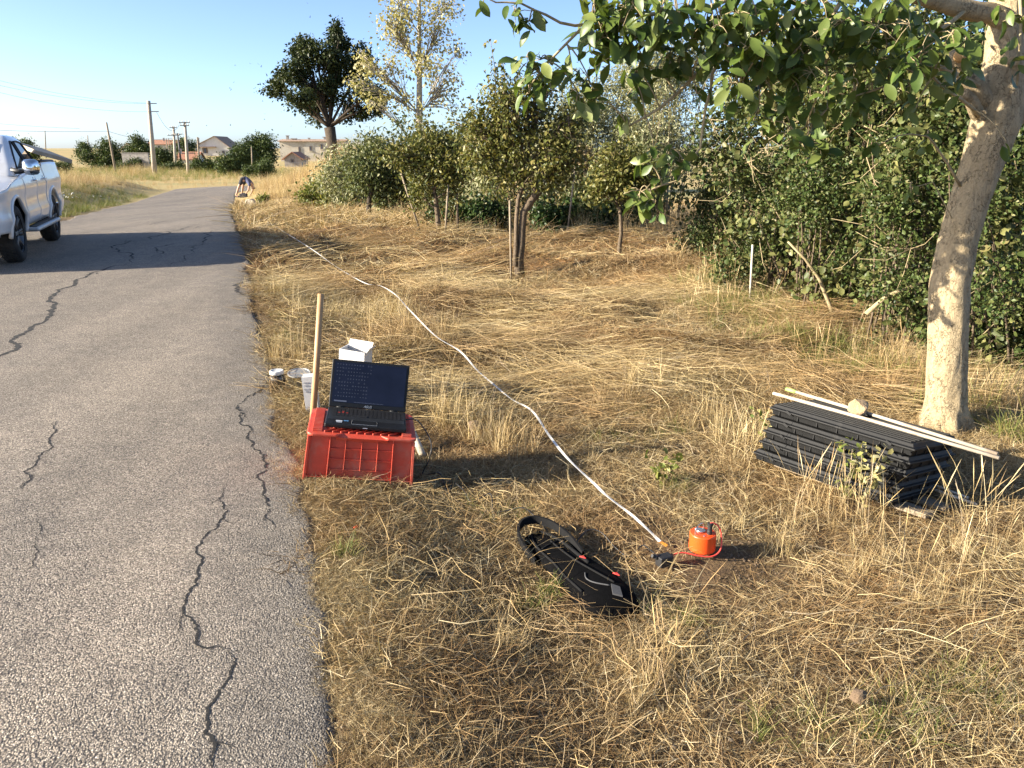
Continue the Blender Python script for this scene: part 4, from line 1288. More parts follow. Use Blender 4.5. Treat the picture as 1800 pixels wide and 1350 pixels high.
# inner body: dark floor, wheel houses, hood, bed, tailgate, bumpers
MB().box((-1.45, 0, .50), (3.9, 1.5, .16)).box((-1.45, 0, .82), (1.75, 1.66, .7)).box((-WB, 0, .78), (.5, 1.1, .7)).box((0, 0, .75), (1.5, 1.0, .6)).build('chassis', M['black_plastic'], TRK)
hood = MB()
vs_ = []
for i in range(13):
    l = .93 - i * (1.45 / 12)
    for j in range(13):
        s = -1 + j / 6
        vs_.append((l, s * (ylat(l, zt(l)) - .006), zt(l) + .05 * (1 - s ** 4) - .002))
hood.add(vs_, [(i * 13 + j, i * 13 + j + 1, (i + 1) * 13 + j + 1, (i + 1) * 13 + j) for i in range(12) for j in range(12)])
hood.build('hood', PAINT, TRK, smooth=True)
MB().box((.90, 0, .72), (.12, 1.50, .40)).build('grille', M['black_plastic'], TRK, bevel=.03)
MB().box((.96, 0, .52), (.16, 1.66, .22)).build('front_bumper', PAINT, TRK, bevel=.05)
for sg in (-1, 1):
    MB().box((.84, sg * .66, .84), (.2, .26, .14)).build('headlight', M['auto_glass'], TRK, bevel=.04)
    MB().box((-WB - 1.14, sg * .80, 1.08), (.10, .10, .34)).build('tail_light', mat('red_lens', (0.35, 0.02, 0.02), .2), TRK, bevel=.02)
MB().box((-WB - 1.17, 0, .95), (.05, 1.50, .68)).build('tailgate', PAINT, TRK, bevel=.015)
MB().box((-WB - 1.24, 0, .50), (.16, 1.60, .16)).build('rear_bumper', M['chrome'], TRK, bevel=.04)
MB().box((-WB + .32, 0, .86), (2.9, 1.62, .05)).build('bed_floor', M['black_plastic'], TRK)
for sg in (-1, 1):
    rl = [(l, sg * (ylat(l, zt(l)) - .028), zt(l) + .012) for l in np.linspace(-2.40, -WB - 1.15, 14)]
    MB().tube(rl, .034, 8).build('bed_rail', M['black_plastic'], TRK, smooth=True)
# cab
cab = MB()
sec = [(1.18, -.36, -2.44, .845), (1.30, -.58, -2.42, .825), (1.50, -.92, -2.34, .745), (1.66, -1.18, -2.26, .680), (1.735, -1.36, -2.16, .62), (1.765, -1.62, -2.02, .52)]
vs_, fs_ = [], []
NPP = 20
for z, l0, l1, y in sec:
    r_ = .10
    ring = []
    cs = [(l0, -y), (l0, y), (l1, y), (l1, -y)]
    for ci, (cl, cs_) in enumerate(cs):
        sl = -1 if ci in (0, 1) else 1; ss = 1 if ci in (0, 3) else -1
        for k in range(5):
            a = math.pi / 2 * k / 4
            if ci == 0: dx, dy = -r_ + r_ * math.sin(math.pi / 2 - a) , r_ - r_ * math.cos(math.pi / 2 - a) ; ring.append((cl - r_ + r_ * math.sin(a), cs_ + r_ - r_ * math.cos(a)))
            elif ci == 1: ring.append((cl - r_ + r_ * math.cos(a), cs_ - r_ + r_ * math.sin(a)))
            elif ci == 2: ring.append((cl + r_ - r_ * math.sin(a), cs_ - r_ + r_ * math.cos(a)))
            else: ring.append((cl + r_ - r_ * math.cos(a), cs_ + r_ - r_ * math.sin(a)))
    vs_ += [(p[0], p[1], z) for p in ring]
for i in range(len(sec) - 1):
    for k in range(NPP):
        fs_.append((i * NPP + k, i * NPP + (k + 1) % NPP, (i + 1) * NPP + (k + 1) % NPP, (i + 1) * NPP + k))
fs_.append(tuple((len(sec) - 1) * NPP + k for k in range(NPP)))
cab.add(vs_, fs_)
cab.build('cab', PAINT, TRK, smooth=True)


def side_y(z): return float(np.interp(z, [1.18, 1.30, 1.50, 1.66, 1.735], [.845, .825, .745, .680, .62])) + .005


def side_glass(poly, sg):
    mb_ = MB()
    ps = [(l, sg * side_y(z), z) for l, z in poly]
    c = (sum(p[0] for p in poly) / len(poly), sum(p[1] for p in poly) / len(poly))
    out = [(c[0] + (l - c[0]) * 1.0, c[1] + (z - c[1]) * 1.0) for l, z in poly]
    n = len(ps)
    inn = [(p[0], p[1] - sg * .02, p[2]) for p in ps]
    f_ = [tuple(range(n)), tuple(range(2 * n - 1, n - 1, -1))] + [(k, n + k, n + (k + 1) % n, (k + 1) % n) for k in range(n)]
    mb_.add(ps + inn, f_)
    w_ = mb_.build('side_window', M['auto_glass'], TRK)
    tr_ = MB(); ring = [Vector((l, sg * (side_y(z) + .002), z)) for l, z in out]
    tr_.tube(ring + [ring[0], ring[1]], .016, 6)
    tr_.build('window_trim', M['black_plastic'], w_, smooth=True)


for sg in (-1, 1):
    side_glass([(-.72, 1.285), (-1.46, 1.30), (-1.46, 1.48), (-1.46, 1.66), (-1.33, 1.66), (-1.02, 1.48)], sg)
    side_glass([(-1.56, 1.30), (-2.22, 1.33), (-2.18, 1.46), (-2.05, 1.64), (-1.80, 1.665), (-1.56, 1.66), (-1.56, 1.48)], sg)
MB().add([(-.56, -.70, 1.26), (-.56, .70, 1.26), (-1.13, .58, 1.64), (-1.13, -.58, 1.64), (-.58, -.70, 1.24), (-.58, .70, 1.24), (-1.15, .58, 1.62), (-1.15, -.58, 1.62)], [(0, 1, 2, 3), (7, 6, 5, 4)]).build('windshield', M['auto_glass'], TRK)
MB().add([(-2.43, -.66, 1.32), (-2.43, .66, 1.32), (-2.285, .56, 1.63), (-2.285, -.56, 1.63)], [(3, 2, 1, 0)]).build('rear_window', M['auto_glass'], TRK)
for sg in (-1, 1):
    mr = MB()
    bmv = []
    for (x, a, h) in ((-.095, .05, .07), (-.05, .105, .105), (.02, .115, .115), (.07, .09, .095), (.10, .045, .055)):
        for k in range(12):
            an = 2 * math.pi * k / 12
            ca, sa = math.cos(an), math.sin(an)
            bmv.append((-.52 + x, sg * (1.06 + a * math.copysign(abs(ca) ** .6, ca)), 1.30 + h * math.copysign(abs(sa) ** .6, sa)))
    fs_ = [(i * 12 + k, i * 12 + (k + 1) % 12, (i + 1) * 12 + (k + 1) % 12, (i + 1) * 12 + k) for i in range(4) for k in range(12)] + [tuple(range(12))[::-1], tuple(range(48, 60))]
    mr.add(bmv, fs_)
    mo = mr.build('wing_mirror', M['chrome'], TRK, smooth=True)
    MB().tube([(-.56, sg * .80, 1.25), (-.53, sg * .90, 1.235), (-.51, sg * .98, 1.25)], [.05, .035, .03], 8).build('mirror_arm', M['black_plastic'], mo, smooth=True)
    # running board
    sb = MB()
    sb.box((-1.47, sg * .92, .40), (1.95, .22, .06))
    so = sb.build('side_step', M['silver'], TRK, bevel=.028, seg=3)
    MB().box((-1.47, sg * .915, .434), (1.7, .13, .01)).build('tread_strip', M['black_plastic'], so)
    MB().tube([(-.9, sg * .6, .42), (-.9, sg * .85, .40)], .025, 6).tube([(-2.0, sg * .6, .42), (-2.0, sg * .85, .40)], .025, 6).build('step_bracket', M['black_plastic'], so)
    for lc in (0, -WB):
        arc = []
        for k in range(17):
            a = math.pi * (-.06 + 1.12 * k / 16)
            l, z = lc + .515 * math.cos(a), .40 + .515 * math.sin(a)
            arc.append((l, sg * (ylat(l, z) + .004), max(.38, z)))
        MB().tube(arc, .030, 8).build('wheel_arch_flare', PAINT, TRK, smooth=True)
        # wheel
        wh = empty('wheel', (lc, sg * .76, .40)); wh.parent = TRK
        rot = Matrix.Rotation(-sg * math.pi / 2, 3, 'X')
        MB().lathe([(.265, -.11), (.33, -.125), (.375, -.115), (.395, -.08), (.398, -.02), (.398, .02), (.395, .08), (.375, .115), (.33, .125), (.265, .11)], 40, m=rot, cap=False).build('tyre', M['tyre'], wh, smooth=True)
        tread = MB()
        for k in range(44):
            a = 2 * math.pi * k / 44
            for w_, da in ((-.06, 0), (0, .07), (.06, 0)):
                c = Vector((math.cos(a + da) * .398, math.sin(a + da) * .398, w_))
                tread.box(rot @ c, (.018, .036, .045), rot @ Matrix.Rotation(a + da, 3, 'Z'))
        tread.build('tread', M['tyre'], wh)
        rim = MB()
        rim.lathe([(.27, .10), (.255, .085), (.245, .02), (.22, -.04)], 36, m=rot, cap=False)
        rim.lathe([(.004, .085), (.045, .085), (.055, .07), (.06, .03)], 16, m=rot, cap=False)
        for k in range(6):
            for da in (-.13, .13):
                a = 2 * math.pi * k / 6 + da
                a2 = 2 * math.pi * k / 6 + da * 1.1
                p0 = Vector((math.cos(a) * .05, math.sin(a) * .05, .075)); p1 = Vector((math.cos(a2) * .25, math.sin(a2) * .25, .088))
                rim.tube([rot @ p0, rot @ p0.lerp(p1, .5) + rot @ Vector((0, 0, -.008)), rot @ p1], [.018, .015, .018], 6)
        rim.build('rim', M['rim'], wh, smooth=True)
        MB().lathe([(.24, -.06), (.24, -.05), (.02, -.05)], 24, m=rot).build('brake_disc', M['dark_metal'], wh)
# wooden panel riding in the bed
M['plywood'] = mat('weathered_board', (0.46, 0.37, 0.26), .8, .3, 6)
bd = at(74, 271, 14.0)
o = MB().box((0, 0, 0), (1.0, .55, .06)).build('wooden_board', M['plywood'], None, bevel=.004)
tag(o, 'weathered wooden board sticking up at a slant from the pickup bed', 'board')
o.location = at(70, 266, 13.1)
o.rotation_euler = (R(-16), R(10), TRK.rotation_euler.z + R(32))

# ------------------------------------------------------------------ the person bending at the roadside
M['skin'] = mat('skin', (0.46, 0.27, 0.18), .6, .12, 8)
M['blue_cloth'] = mat('blue_grey_cloth', (0.085, 0.095, 0.17), .9, .3, 14)
M['dark_cloth'] = mat('dark_cloth', (0.035, 0.035, 0.045), .9, .3, 14)
M['hair'] = mat('dark_hair', (0.012, 0.010, 0.009), .7, .3, 40)


def skin(name, pts, edges, rad, m, parent, sub=2, rootv=0):
    me = bpy.data.meshes.new(name)
    me.from_pydata(pts, edges, [])
    o_ = link(name, me, m, parent)
    sk = o_.modifiers.new('skin', 'SKIN')
    if not me.skin_vertices:
        bm_ = bmesh.new(); bm_.from_mesh(me); bm_.verts.layers.skin.verify(); bm_.to_mesh(me); bm_.free()
    for i, q in enumerate(me.skin_vertices[0].data):
        r_ = rad[i]
        q.radius = (r_, r_) if not hasattr(r_, '__len__') else r_
        q.use_root = (i == rootv)
    sk.use_smooth_shade = True
    s_ = o_.modifiers.new('sub', 'SUBSURF'); s_.levels = sub; s_.render_levels = sub
    return o_


PY = 38.6
pb = at(418, 346, PY); pb = V(pb.x, PY)
per = empty('person', pb, 0, 'person in dark blue top and shorts bending over at the far roadside', 'person')
PZ0 = .0


def pp(u, z, dy=0.0):
    p = at(u, 330, PY)
    return (p.x - pb.x, dy, z)


J = [pp(431, .88), pp(429, .86, -.10), pp(421, .46, -.14), pp(415.5, .09, -.15), pp(420, .035, -.19),
     pp(430, .86, .10), pp(425, .47, .15), pp(421.5, .09, .16), pp(426, .035, .13),
     pp(436, .83), pp(441, .66), pp(443.5, .55), pp(445, .46),
     pp(441, .62, -.18), pp(439, .36, -.20), pp(432, .16, -.16), pp(429.5, .10, -.14),
     pp(442, .62, .18), pp(442, .36, .20), pp(438, .14, .14), pp(436, .08, .12), pp(446, .36)]
E_ = [(0, 1), (1, 2), (2, 3), (3, 4), (0, 5), (5, 6), (6, 7), (7, 8), (0, 9), (9, 10), (10, 11), (11, 12), (12, 21), (10, 13), (13, 14), (14, 15), (15, 16), (10, 17), (17, 18), (18, 19), (19, 20)]
rd = [.13, .095, .062, .042, .04, .095, .062, .042, .04, .12, .125, .055, .085, .055, .043, .03, .035, .055, .043, .03, .035, .075]
skin('body', J, E_, rd, M['skin'], per)
skin('shirt', [J[0], J[9], J[10], pp(442.5, .60), J[13], tuple((a + b_) / 2 for a, b_ in zip(J[13], J[14])), J[17], tuple((a + b_) / 2 for a, b_ in zip(J[17], J[18]))],
     [(0, 1), (1, 2), (2, 3), (2, 4), (4, 5), (2, 6), (6, 7)], [.145, .145, .155, .08, .075, .062, .075, .062], M['blue_cloth'], per)
skin('shorts', [pp(433, .88), J[1], tuple(a * .75 + b_ * .25 for a, b_ in zip(J[2], J[1])), J[5], tuple(a * .75 + b_ * .25 for a, b_ in zip(J[6], J[5])), pp(428, .87)],
     [(0, 5), (5, 1), (1, 2), (5, 3), (3, 4)], [.15, .125, .09, .125, .09, .15], M['dark_cloth'], per)
skin('hair', [tuple(a + b_ for a, b_ in zip(J[12], (.03, 0, .0))), tuple(a + b_ for a, b_ in zip(J[21], (.03, 0, .02)))], [(0, 1)], [.088, .085], M['hair'], per)
for f, tpt in ((J[3], J[4]), (J[7], J[8])):
    skin('shoe', [(f[0] - .05, f[1], .05), (f[0] + .05, f[1], .05), (tpt[0] + .05, tpt[1], .035)], [(0, 1), (1, 2)], [.055, .055, .042], M['dark_cloth'], per)
bg = gp(424, 347)
o = MB().box((0, 0, .09), (.34, .2, .18)).box((0, 0, .20), (.2, .05, .03)).build('tool_bag', M['dark_cloth'], None, bevel=.04)
o.location = (pb.x + .38, PY - .28, gz(pb.x + .38, PY - .28)); tag(o, 'small dark bag on the ground at the feet of the bending person', 'bag')

# kerb stone and weed beside it
M['limestone'] = mat('limestone', (0.50, 0.44, 0.34), .9, .3, 9, .6, .02, dirt=((0.22, 0.19, 0.14), 5, .4))


def rock(name, label, cat, loc, size, m, seed, kind=None, group=None, parent=None, sub=3):
    bm_ = bmesh.new()
    bmesh.ops.create_icosphere(bm_, subdivisions=sub, radius=1)
    rr = random.Random(seed)
    cuts = [(Vector((rr.gauss(0, 1), rr.gauss(0, 1), rr.gauss(0, 1))).normalized(), rr.uniform(.55, .85)) for _ in range(9)]
    for q in bm_.verts:
        for n_, d_ in cuts:
            e = q.co.dot(n_) - d_
            if e > 0: q.co -= n_ * e * .92
        q.co *= 1 + .05 * rr.uniform(-1, 1)
        q.co = Vector((q.co.x * size[0], q.co.y * size[1], q.co.z * size[2]))
    me_ = bpy.data.meshes.new(name); bm_.to_mesh(me_); bm_.free()
    o_ = link(name, me_, m, parent)
    o_.location = loc
    if label: tag(o_, label, cat, group, kind)
    return o_


ks = gp(441, 363)
rock('stone_block', 'pale squarish stone block at the road edge near the bending person', 'stone', ks + Vector((0, 0, .12)), (.22, .2, .2), M['limestone'], 3)
kb = gp(459, 362)
bush('weed', 'leafy green weed beside the pale stone block', kb, [((0, 0, .18), (.28, .25, .2)), ((.1, 0, .3), .16)], M['grass_green'], 90, 6, .05, .11, .5, cat='plant', stems=8, stem_r=.006)

# ------------------------------------------------------------------ red crate and laptop
def plastic(name, col, rough=.5, dirt=None):
    return mat(name, col, rough, .15, 14, .12, .003, dirt=dirt)


M['red_plastic'] = plastic('faded_red_plastic', (0.60, 0.070, 0.034), .5, ((0.50, 0.16, 0.10), 7, .40))
CM = Matrix.Translation(pz(535, 850, -.028)) @ Matrix.Rotation(R(10), 4, 'Z') @ Matrix.Rotation(R(8), 4, 'Y')
CW, CD, CH = .50, .36, .285
CRATE = empty('plastic_crate', (0, 0, 0), 0, 'upturned red plastic crate carrying the open laptop', 'crate')
CRATE.matrix_world = CM


def cbox(name, x0, x1, y0, y1, z0, z1, m=None, parent=None, bev=.0015):
    """box in crate space; the crate flares towards its open rim on the ground"""
    def fl(x, y, z):
        k = 1 + .05 * (1 - z / CH)
        return (CW / 2 + (x - CW / 2) * k, CD / 2 + (y - CD / 2) * k, z)
    p = [fl(*q) for q in ((x0, y0, z0), (x1, y0, z0), (x1, y1, z0), (x0, y1, z0), (x0, y0, z1), (x1, y0, z1), (x1, y1, z1), (x0, y1, z1))]
    return MB().add(p, [(3, 2, 1, 0), (4, 5, 6, 7), (0, 1, 5, 4), (1, 2, 6, 5), (2, 3, 7, 6), (3, 0, 4, 7)]).build(name, m or M['red_plastic'], parent or CRATE, bevel=bev)


def cprism(name, poly, y0, y1, swap=False, parent=None):
    """polygon in x-z (or y-z when swap) extruded between two planes, with the crate's flare"""
    def fl(x, y, z):
        k = 1 + .05 * (1 - z / CH)
        return (CW / 2 + (x - CW / 2) * k, CD / 2 + (y - CD / 2) * k, z)
    n = len(poly)
    f = (lambda a, d, z: fl(d, a, z)) if swap else (lambda a, d, z: fl(a, d, z))
    vs_ = [f(a, y0, z) for a, z in poly] + [f(a, y1, z) for a, z in poly]
    fs_ = [tuple(range(n)), tuple(range(2 * n - 1, n - 1, -1))] + [(k, n + k, n + (k + 1) % n, (k + 1) % n) for k in range(n)]
    return MB().add(vs_, fs_).build(name, M['red_plastic'], parent or CRATE, bevel=.0012)


arch = [(.012, 0), (.105, 0), (.14, .036), (.20, .042), (.30, .042), (.36, .036), (.395, 0), (CW - .012, 0), (CW - .012, .245), (.012, .245)]
cprism('wall', arch, .014, .019); cprism('wall', arch, CD - .019, CD - .014)
sarch = [(.012, 0), (.09, 0), (.11, .04), (.25, .04), (.27, 0), (CD - .012, 0), (CD - .012, .245), (.012, .245)]
cprism('wall', sarch, .014, .019, True); cprism('wall', sarch, CW - .019, CW - .014, True)
for y0, y1 in ((0, .014), (CD - .014, CD)):
    for x in (.002, .103, .397 - .002, CW - .007):
        cbox('rib', x, x + .005, y0, y1, 0.0 if x < .2 or x > .3 else .04, .245)
    for x in (.176, .250, .324):
        cbox('rib', x, x + .0035, y0 + (.002 if y0 == 0 else 0), y1 - (0 if y0 == 0 else .002), .082, .236)
    for z in (.042,):
        cbox('rib', .0075, CW - .0075, y0 + .001, y1 - .001, z - .0035, z + .0015)
    for z in (.082, .134, .186):
        cbox('rib', .1085, .3945, y0 + .003, y1 - .003, z, z + .0035)
for x0, x1 in ((0, .014), (CW - .014, CW)):
    for y in (.0005, .085, .175, .265, CD - .0055):
        cbox('rib', x0 + .0005, x1 - .0005, y, y + .005, .0 if y < .09 or y > .26 else .04, .245)
    for z in (.045, .115, .18):
        cbox('rib', x0 + .002, x1 - .002, .007, CD - .007, z, z + .004)
# top (the crate's own floor): plate with rounded rim, scooped front middle, ribs and comb strips
def rrect(x0, x1, y0, y1, r, n=5):
    out = []
    for cx_, cy_, a0 in ((x1 - r, y1 - r, 0), (x0 + r, y1 - r, 90), (x0 + r, y0 + r, 180), (x1 - r, y0 + r, 270)):
        for k in range(n + 1):
            a = R(a0 + 90 * k / n)
            out.append((cx_ + r * math.cos(a), cy_ + r * math.sin(a)))
    return out


pl = rrect(-.006, CW + .006, -.006, CD + .006, .03)
# notch the long sides: the middle of the front edge steps back
pl2 = []
for (x, y) in [(CW + .006, CD / 2)] + [p for p in pl]:
    pl2.append((x, y))
front = [(.13, -.006), (.165, .022), (CW - .165, .022), (CW - .13, -.006)]
k_ = [i for i, p in enumerate(pl) if p[1] < 0 and p[0] < CW / 2][-1]
poly = pl[:k_ + 1] + front + pl[k_ + 1:]
MB().prism(poly, .014, Matrix.Translation((0, 0, .245))).build('top_plate', M['red_plastic'], CRATE, bevel=.004)
MB().add([(.13, -.004, .246), (CW - .13, -.004, .246), (CW - .165, .024, .2585), (.165, .024, .2585), (.13, .006, .228), (CW - .13, .006, .228)], [(0, 1, 2, 3), (1, 0, 4, 5)]).build('front_lip', M['red_plastic'], CRATE)
for x0 in (.018, CW - .063):
    cb = MB()
    cb.box((x0 + .0225, CD / 2, .2625), (.045, CD - .05, .009))
    for i in range(17):
        cb.box((x0 + .0225, .035 + i * .0182, .270), (.045, .009, .008))
    cb.build('comb_strip', M['red_plastic'], CRATE, bevel=.001)
for i in range(9):
    for sgn in (1, -1):
        m3 = Matrix.Rotation(R(45 * sgn), 3, 'Z')
        MB().box((.10 + i * .0375, .05 if sgn > 0 else .10, .2625 if sgn > 0 else .2621), (.075, .004, .009), m3).build('rib', M['red_plastic'], CRATE)

M['lap_black'] = mat('laptop_shell', (0.008, 0.0085, 0.0095), .5, .15, 30, .05, .001, spec=.3)
M['lap_deck'] = mat('laptop_deck', (0.022, 0.024, 0.026), .38, .15, 30, .08, .001)
M['key'] = mat('laptop_keys', (0.02, 0.02, 0.021), .45, .1)
M['key_red'] = mat('red_key_legend', (0.35, 0.03, 0.02), .5, .1)
sc_, t_ = nt('laptop_display')
pn = noise(t_, 9, 4, .6, coords(t_))
cc = ramp(t_, [(.3, (0.005, 0.007, 0.017)), (.75, (0.009, 0.012, 0.027))], pn)
pr_, _o = finish(t_, cc, .30, 0, spec=.18)
t_.links.new(cc, pr_.inputs['Emission Color']); pr_.inputs['Emission Strength'].default_value = .10
ic_, t_ = nt('display_icons')
pr_, _o = finish(t_, (0.05, 0.055, 0.075), .3)
pr_.inputs['Emission Color'].default_value = (0.32, 0.36, 0.50, 1); pr_.inputs['Emission Strength'].default_value = .045
M['sticker'] = mat('sticker', (0.55, 0.58, 0.62), .4, .3, 60)
M['sticker_blue'] = mat('blue_sticker', (0.10, 0.25, 0.45), .4, .3, 60)
LW, LD = .385, .255
LM = CM @ Matrix.Translation((.070, .042, .2755)) @ Matrix.Rotation(R(-1.5), 4, 'Z')
LAP = empty('laptop', (0, 0, 0), 0, 'open black laptop with dark blue desktop screen on the red crate', 'laptop')
LAP.matrix_world = LM
MB().box((LW / 2, LD / 2, .011), (LW, LD, .022)).build('base', M['lap_black'], LAP, bevel=.006, seg=3)
MB().box((LW / 2, LD / 2 + .03, .0224), (LW - .02, LD - .075, .0014)).build('keyboard_deck', M['lap_deck'], LAP)
kx0 = .03
for r_ in range(6):
    n = 18
    for c in range(n):
        if r_ == 5 and 4 <= c <= 8:
            if c > 4: continue
            x, w = kx0 + 6 * .0195, .093
        else:
            x, w = kx0 + c * .0195, .0165
        m = M['key']
        o = MB().box((x + (.008 if w < .05 else 0), .215 - r_ * .0185, .0243), (w, .0155, .003)).build('key', m, LAP)
        if (r_, c) in ((2, 2), (3, 1), (3, 2), (3, 3)):
            MB().box((x + .008, .215 - r_ * .0185, .02595), (.010, .009, .0004)).build('legend', M['key_red'], o)
MB().add([(.125, .012, .0222), (.245, .012, .0222), (.245, .075, .0222), (.125, .075, .0222)], [(0, 1, 2, 3)]).build('touchpad', M['lap_black'], LAP)
MB().tube([(.125, .075, .0225), (.125, .012, .0225), (.245, .012, .0225), (.245, .075, .0225), (.125, .075, .0225)], .0007, 5).build('touchpad_trim', M['silver'], LAP)
MB().box((.065, .045, .0225), (.03, .016, .0006)).build('sticker', M['sticker'], LAP)
MB().box((.098, .052, .0225), (.022, .012, .0006)).build('sticker', M['sticker_blue'], LAP)
MB().box((.066, .028, .0225), (.026, .009, .0006)).build('sticker', M['sticker'], LAP)
MB().box((.19, -.0004, .010), (.022, .0012, .003)).build('status_lights', M['sticker'], LAP)
lidm = Matrix.Translation((0, LD - .004, .020)) @ Matrix.Rotation(R(-14), 4, 'X')
LID = MB().box((LW / 2, .005, .122), (LW, .010, .240)).build('lid', M['lap_black'], LAP, bevel=.004, seg=3)
LID.matrix_local = lidm
MB().box((LW / 2, -.0006, .129), (LW - .026, .0016, .203)).build('display', sc_, LID)
for x in (.06, LW - .06):
    MB().tube([(x - .02, .002, .0), (x + .02, .002, .0)], .008, 10).build('hinge', M['lap_black'], LID, smooth=True)
icons = MB()
ri = random.Random(5)
for c in range(13):
    for r_ in range(10):
        if c == 12 and r_ > 2: continue
        if ri.random() < .16: continue
        s = ri.uniform(.0035, .0062); h = ri.uniform(.0035, .006)
        x, z = .028 + c * .0138, .219 - r_ * .0178
        if ri.random() < .45:
            for dx, dz, w_, h_ in ((0, h / 2, s, .0009), (0, -h / 2, s, .0009), (-s / 2, 0, .0009, h), (s / 2, 0, .0009, h)):
                icons.box((x + dx, -.0016, z + dz), (w_, .0004, h_))
        else:
            icons.box((x, -.0016, z), (s * .7, .0004, h * .7))
for i in range(22): icons.box((.125 + i * .0068, -.0016, .0325), (.003, .0004, .003))
icons.box((.055, -.0016, .034), (.062, .0004, .007))
tag(icons.build('desktop_icons', ic_, LID), kind='stuff')
fc_ = bpy.data.curves.new('brand_lettering', 'FONT')
fc_.body = 'ASUS'; fc_.size = .017; fc_.align_x = 'CENTER'; fc_.extrude = .0003; fc_.shear = .25
tmp_ = bpy.data.objects.new('lettering_curve', fc_); COL.objects.link(tmp_)
bpy.context.view_layer.update()
fme = bpy.data.meshes.new_from_object(tmp_.evaluated_get(bpy.context.evaluated_depsgraph_get()))
bpy.data.objects.remove(tmp_)
fo = link('brand_lettering', fme, M['silver'], LID)
fo.location = (LW / 2, -.0006, .0085); fo.rotation_euler = (R(90), 0, 0)

# ------------------------------------------------------------------ things around the crate
M['handle_wood'] = mat('tool_handle_wood', (0.47, 0.28, 0.13), .6, .25, 10)
hb_ = gp(546, 772)
ht_ = at(564, 517, hb_.y + .06)
stick('wooden_pole', 'round wooden tool pole standing upright behind the red crate', 'pole', [hb_ - Vector((0, 0, .03)), hb_.lerp(ht_, .5) + Vector((.004, 0, 0)), ht_], [.017, .0165, .016], M['handle_wood'], n=16)
M['white_card'] = mat('white_card', (0.62, 0.60, 0.56), .8, .08, 10)
M['print_grey'] = mat('grey_print', (0.35, 0.35, 0.36), .8, .3, 40)


def carton(name, label, c, w, d, h, rz, ry, flaps=True):
    r_ = empty(name, c, 0, label, 'box')
    r_.rotation_euler = (0, ry, rz)
    t = .006
    MB().box((0, 0, t / 2), (w, d, t)).box((0, -d / 2, h / 2), (w, t, h)).box((0, d / 2, h / 2), (w, t, h)).box((-w / 2 + t * .5, 0, h / 2), (t, d - t * 1.01, h - .002)).box((w / 2 - t * .5, 0, h / 2), (t, d - t * 1.01, h - .002)).build('body', M['white_card'], r_)
    if flaps:
        MB().box((0, d / 2 + .012, h + .008), (w - .01, .004, .06), Matrix.Rotation(R(-35), 3, 'X')).build('flap', M['white_card'], r_)
        MB().box((w / 2 + .012, 0, h + .006), (.004, d - .02, .05), Matrix.Rotation(R(35), 3, 'Y')).build('flap', M['white_card'], r_)
    return r_


c = gp(622, 700)
carton('white_box', 'white open carton standing behind the laptop screen', (c.x, c.y, c.z - .01), .175, .12, .355, R(-14), R(6))
c = gp(551, 722)
cb_ = carton('white_box', 'small white carton with grey print behind the tool handle', (c.x, c.y, c.z), .075, .07, .225, R(6), R(-3), False)
MB().box((0, 0, .222), (.07, .064, .004)).build('lid', M['white_card'], cb_)
for i, (w_, z_) in enumerate(((.03, .19), (.022, .172), (.034, .15), (.018, .135))):
    MB().box((-.015, -.0392, z_), (w_, .001, .008)).build('print_line', M['print_grey'], cb_)

M['jar_soil'] = mat('soil_in_jar', (0.16, 0.105, 0.06), .12, .35, 18, .1, .002, spec=.6)
M['lid_white'] = mat('worn_white_lid', (0.62, 0.60, 0.56), .45, .15, 20, dirt=((0.35, 0.3, 0.24), 12, .35))
jp = pz(489, 684, -.012)
JAR = empty('glass_jar', jp + Vector((0, 0, .012)), 0, 'glass jar of brown soil with white screw lid at the asphalt edge', 'jar')
gl_, t_ = nt('jar_glass')
pr_, _o = finish(t_, (0.9, 0.93, 0.9), .03, 0, spec=.5)
pr_.inputs['Transmission Weight'].default_value = 1.0; pr_.inputs['IOR'].default_value = 1.3
MB().lathe([(.001, .004), (.044, .004), (.047, .01), (.0475, .06), (.043, .074), (.040, .082), (.001, .082)], 28).build('soil', M['jar_soil'], JAR, smooth=True)
MB().lathe([(.046, 0), (.0505, .006), (.0515, .062), (.046, .082), (.040, .092), (.040, .104)], 28, cap=False).build('glass', gl_, JAR, smooth=True)
MB().lathe([(.0435, .092), (.0455, .094), (.0455, .112), (.043, .116), (.036, .1165), (.034, .114), (.001, .114)], 28).build('lid', M['lid_white'], JAR, smooth=True)
dp = gp(527, 671)
M['grey_metal'] = mat('dull_grey_metal', (0.33, 0.33, 0.32), .5, .2, 20, metallic=.4)
o = MB().lathe([(.001, 0), (.072, 0), (.076, .004), (.076, .012), (.070, .0125), (.068, .009), (.001, .009)], 36).build('round_lid', M['grey_metal'], None, smooth=False)
o.location = dp + Vector((0, 0, .055)); o.rotation_euler = (R(8), R(3), 0); tag(o, 'flat round grey lid lying on the grass behind the jar', 'lid')
M['grey_tube'] = mat('grey_beige_tube', (0.45, 0.41, 0.33), .7, .2, 14)
a, c = gp(722, 775), gp(743, 806)
stick('tube', 'short grey beige tube lying in the grass right of the crate', 'tube', [a + Vector((0, 0, .09)), c + Vector((0, 0, .02))], .020, M['grey_tube'], n=14)
M['cable_black'] = mat('black_cable', (0.012, 0.012, 0.013), .5, .2)
lapside = LM @ Vector((LW, .17, .012))


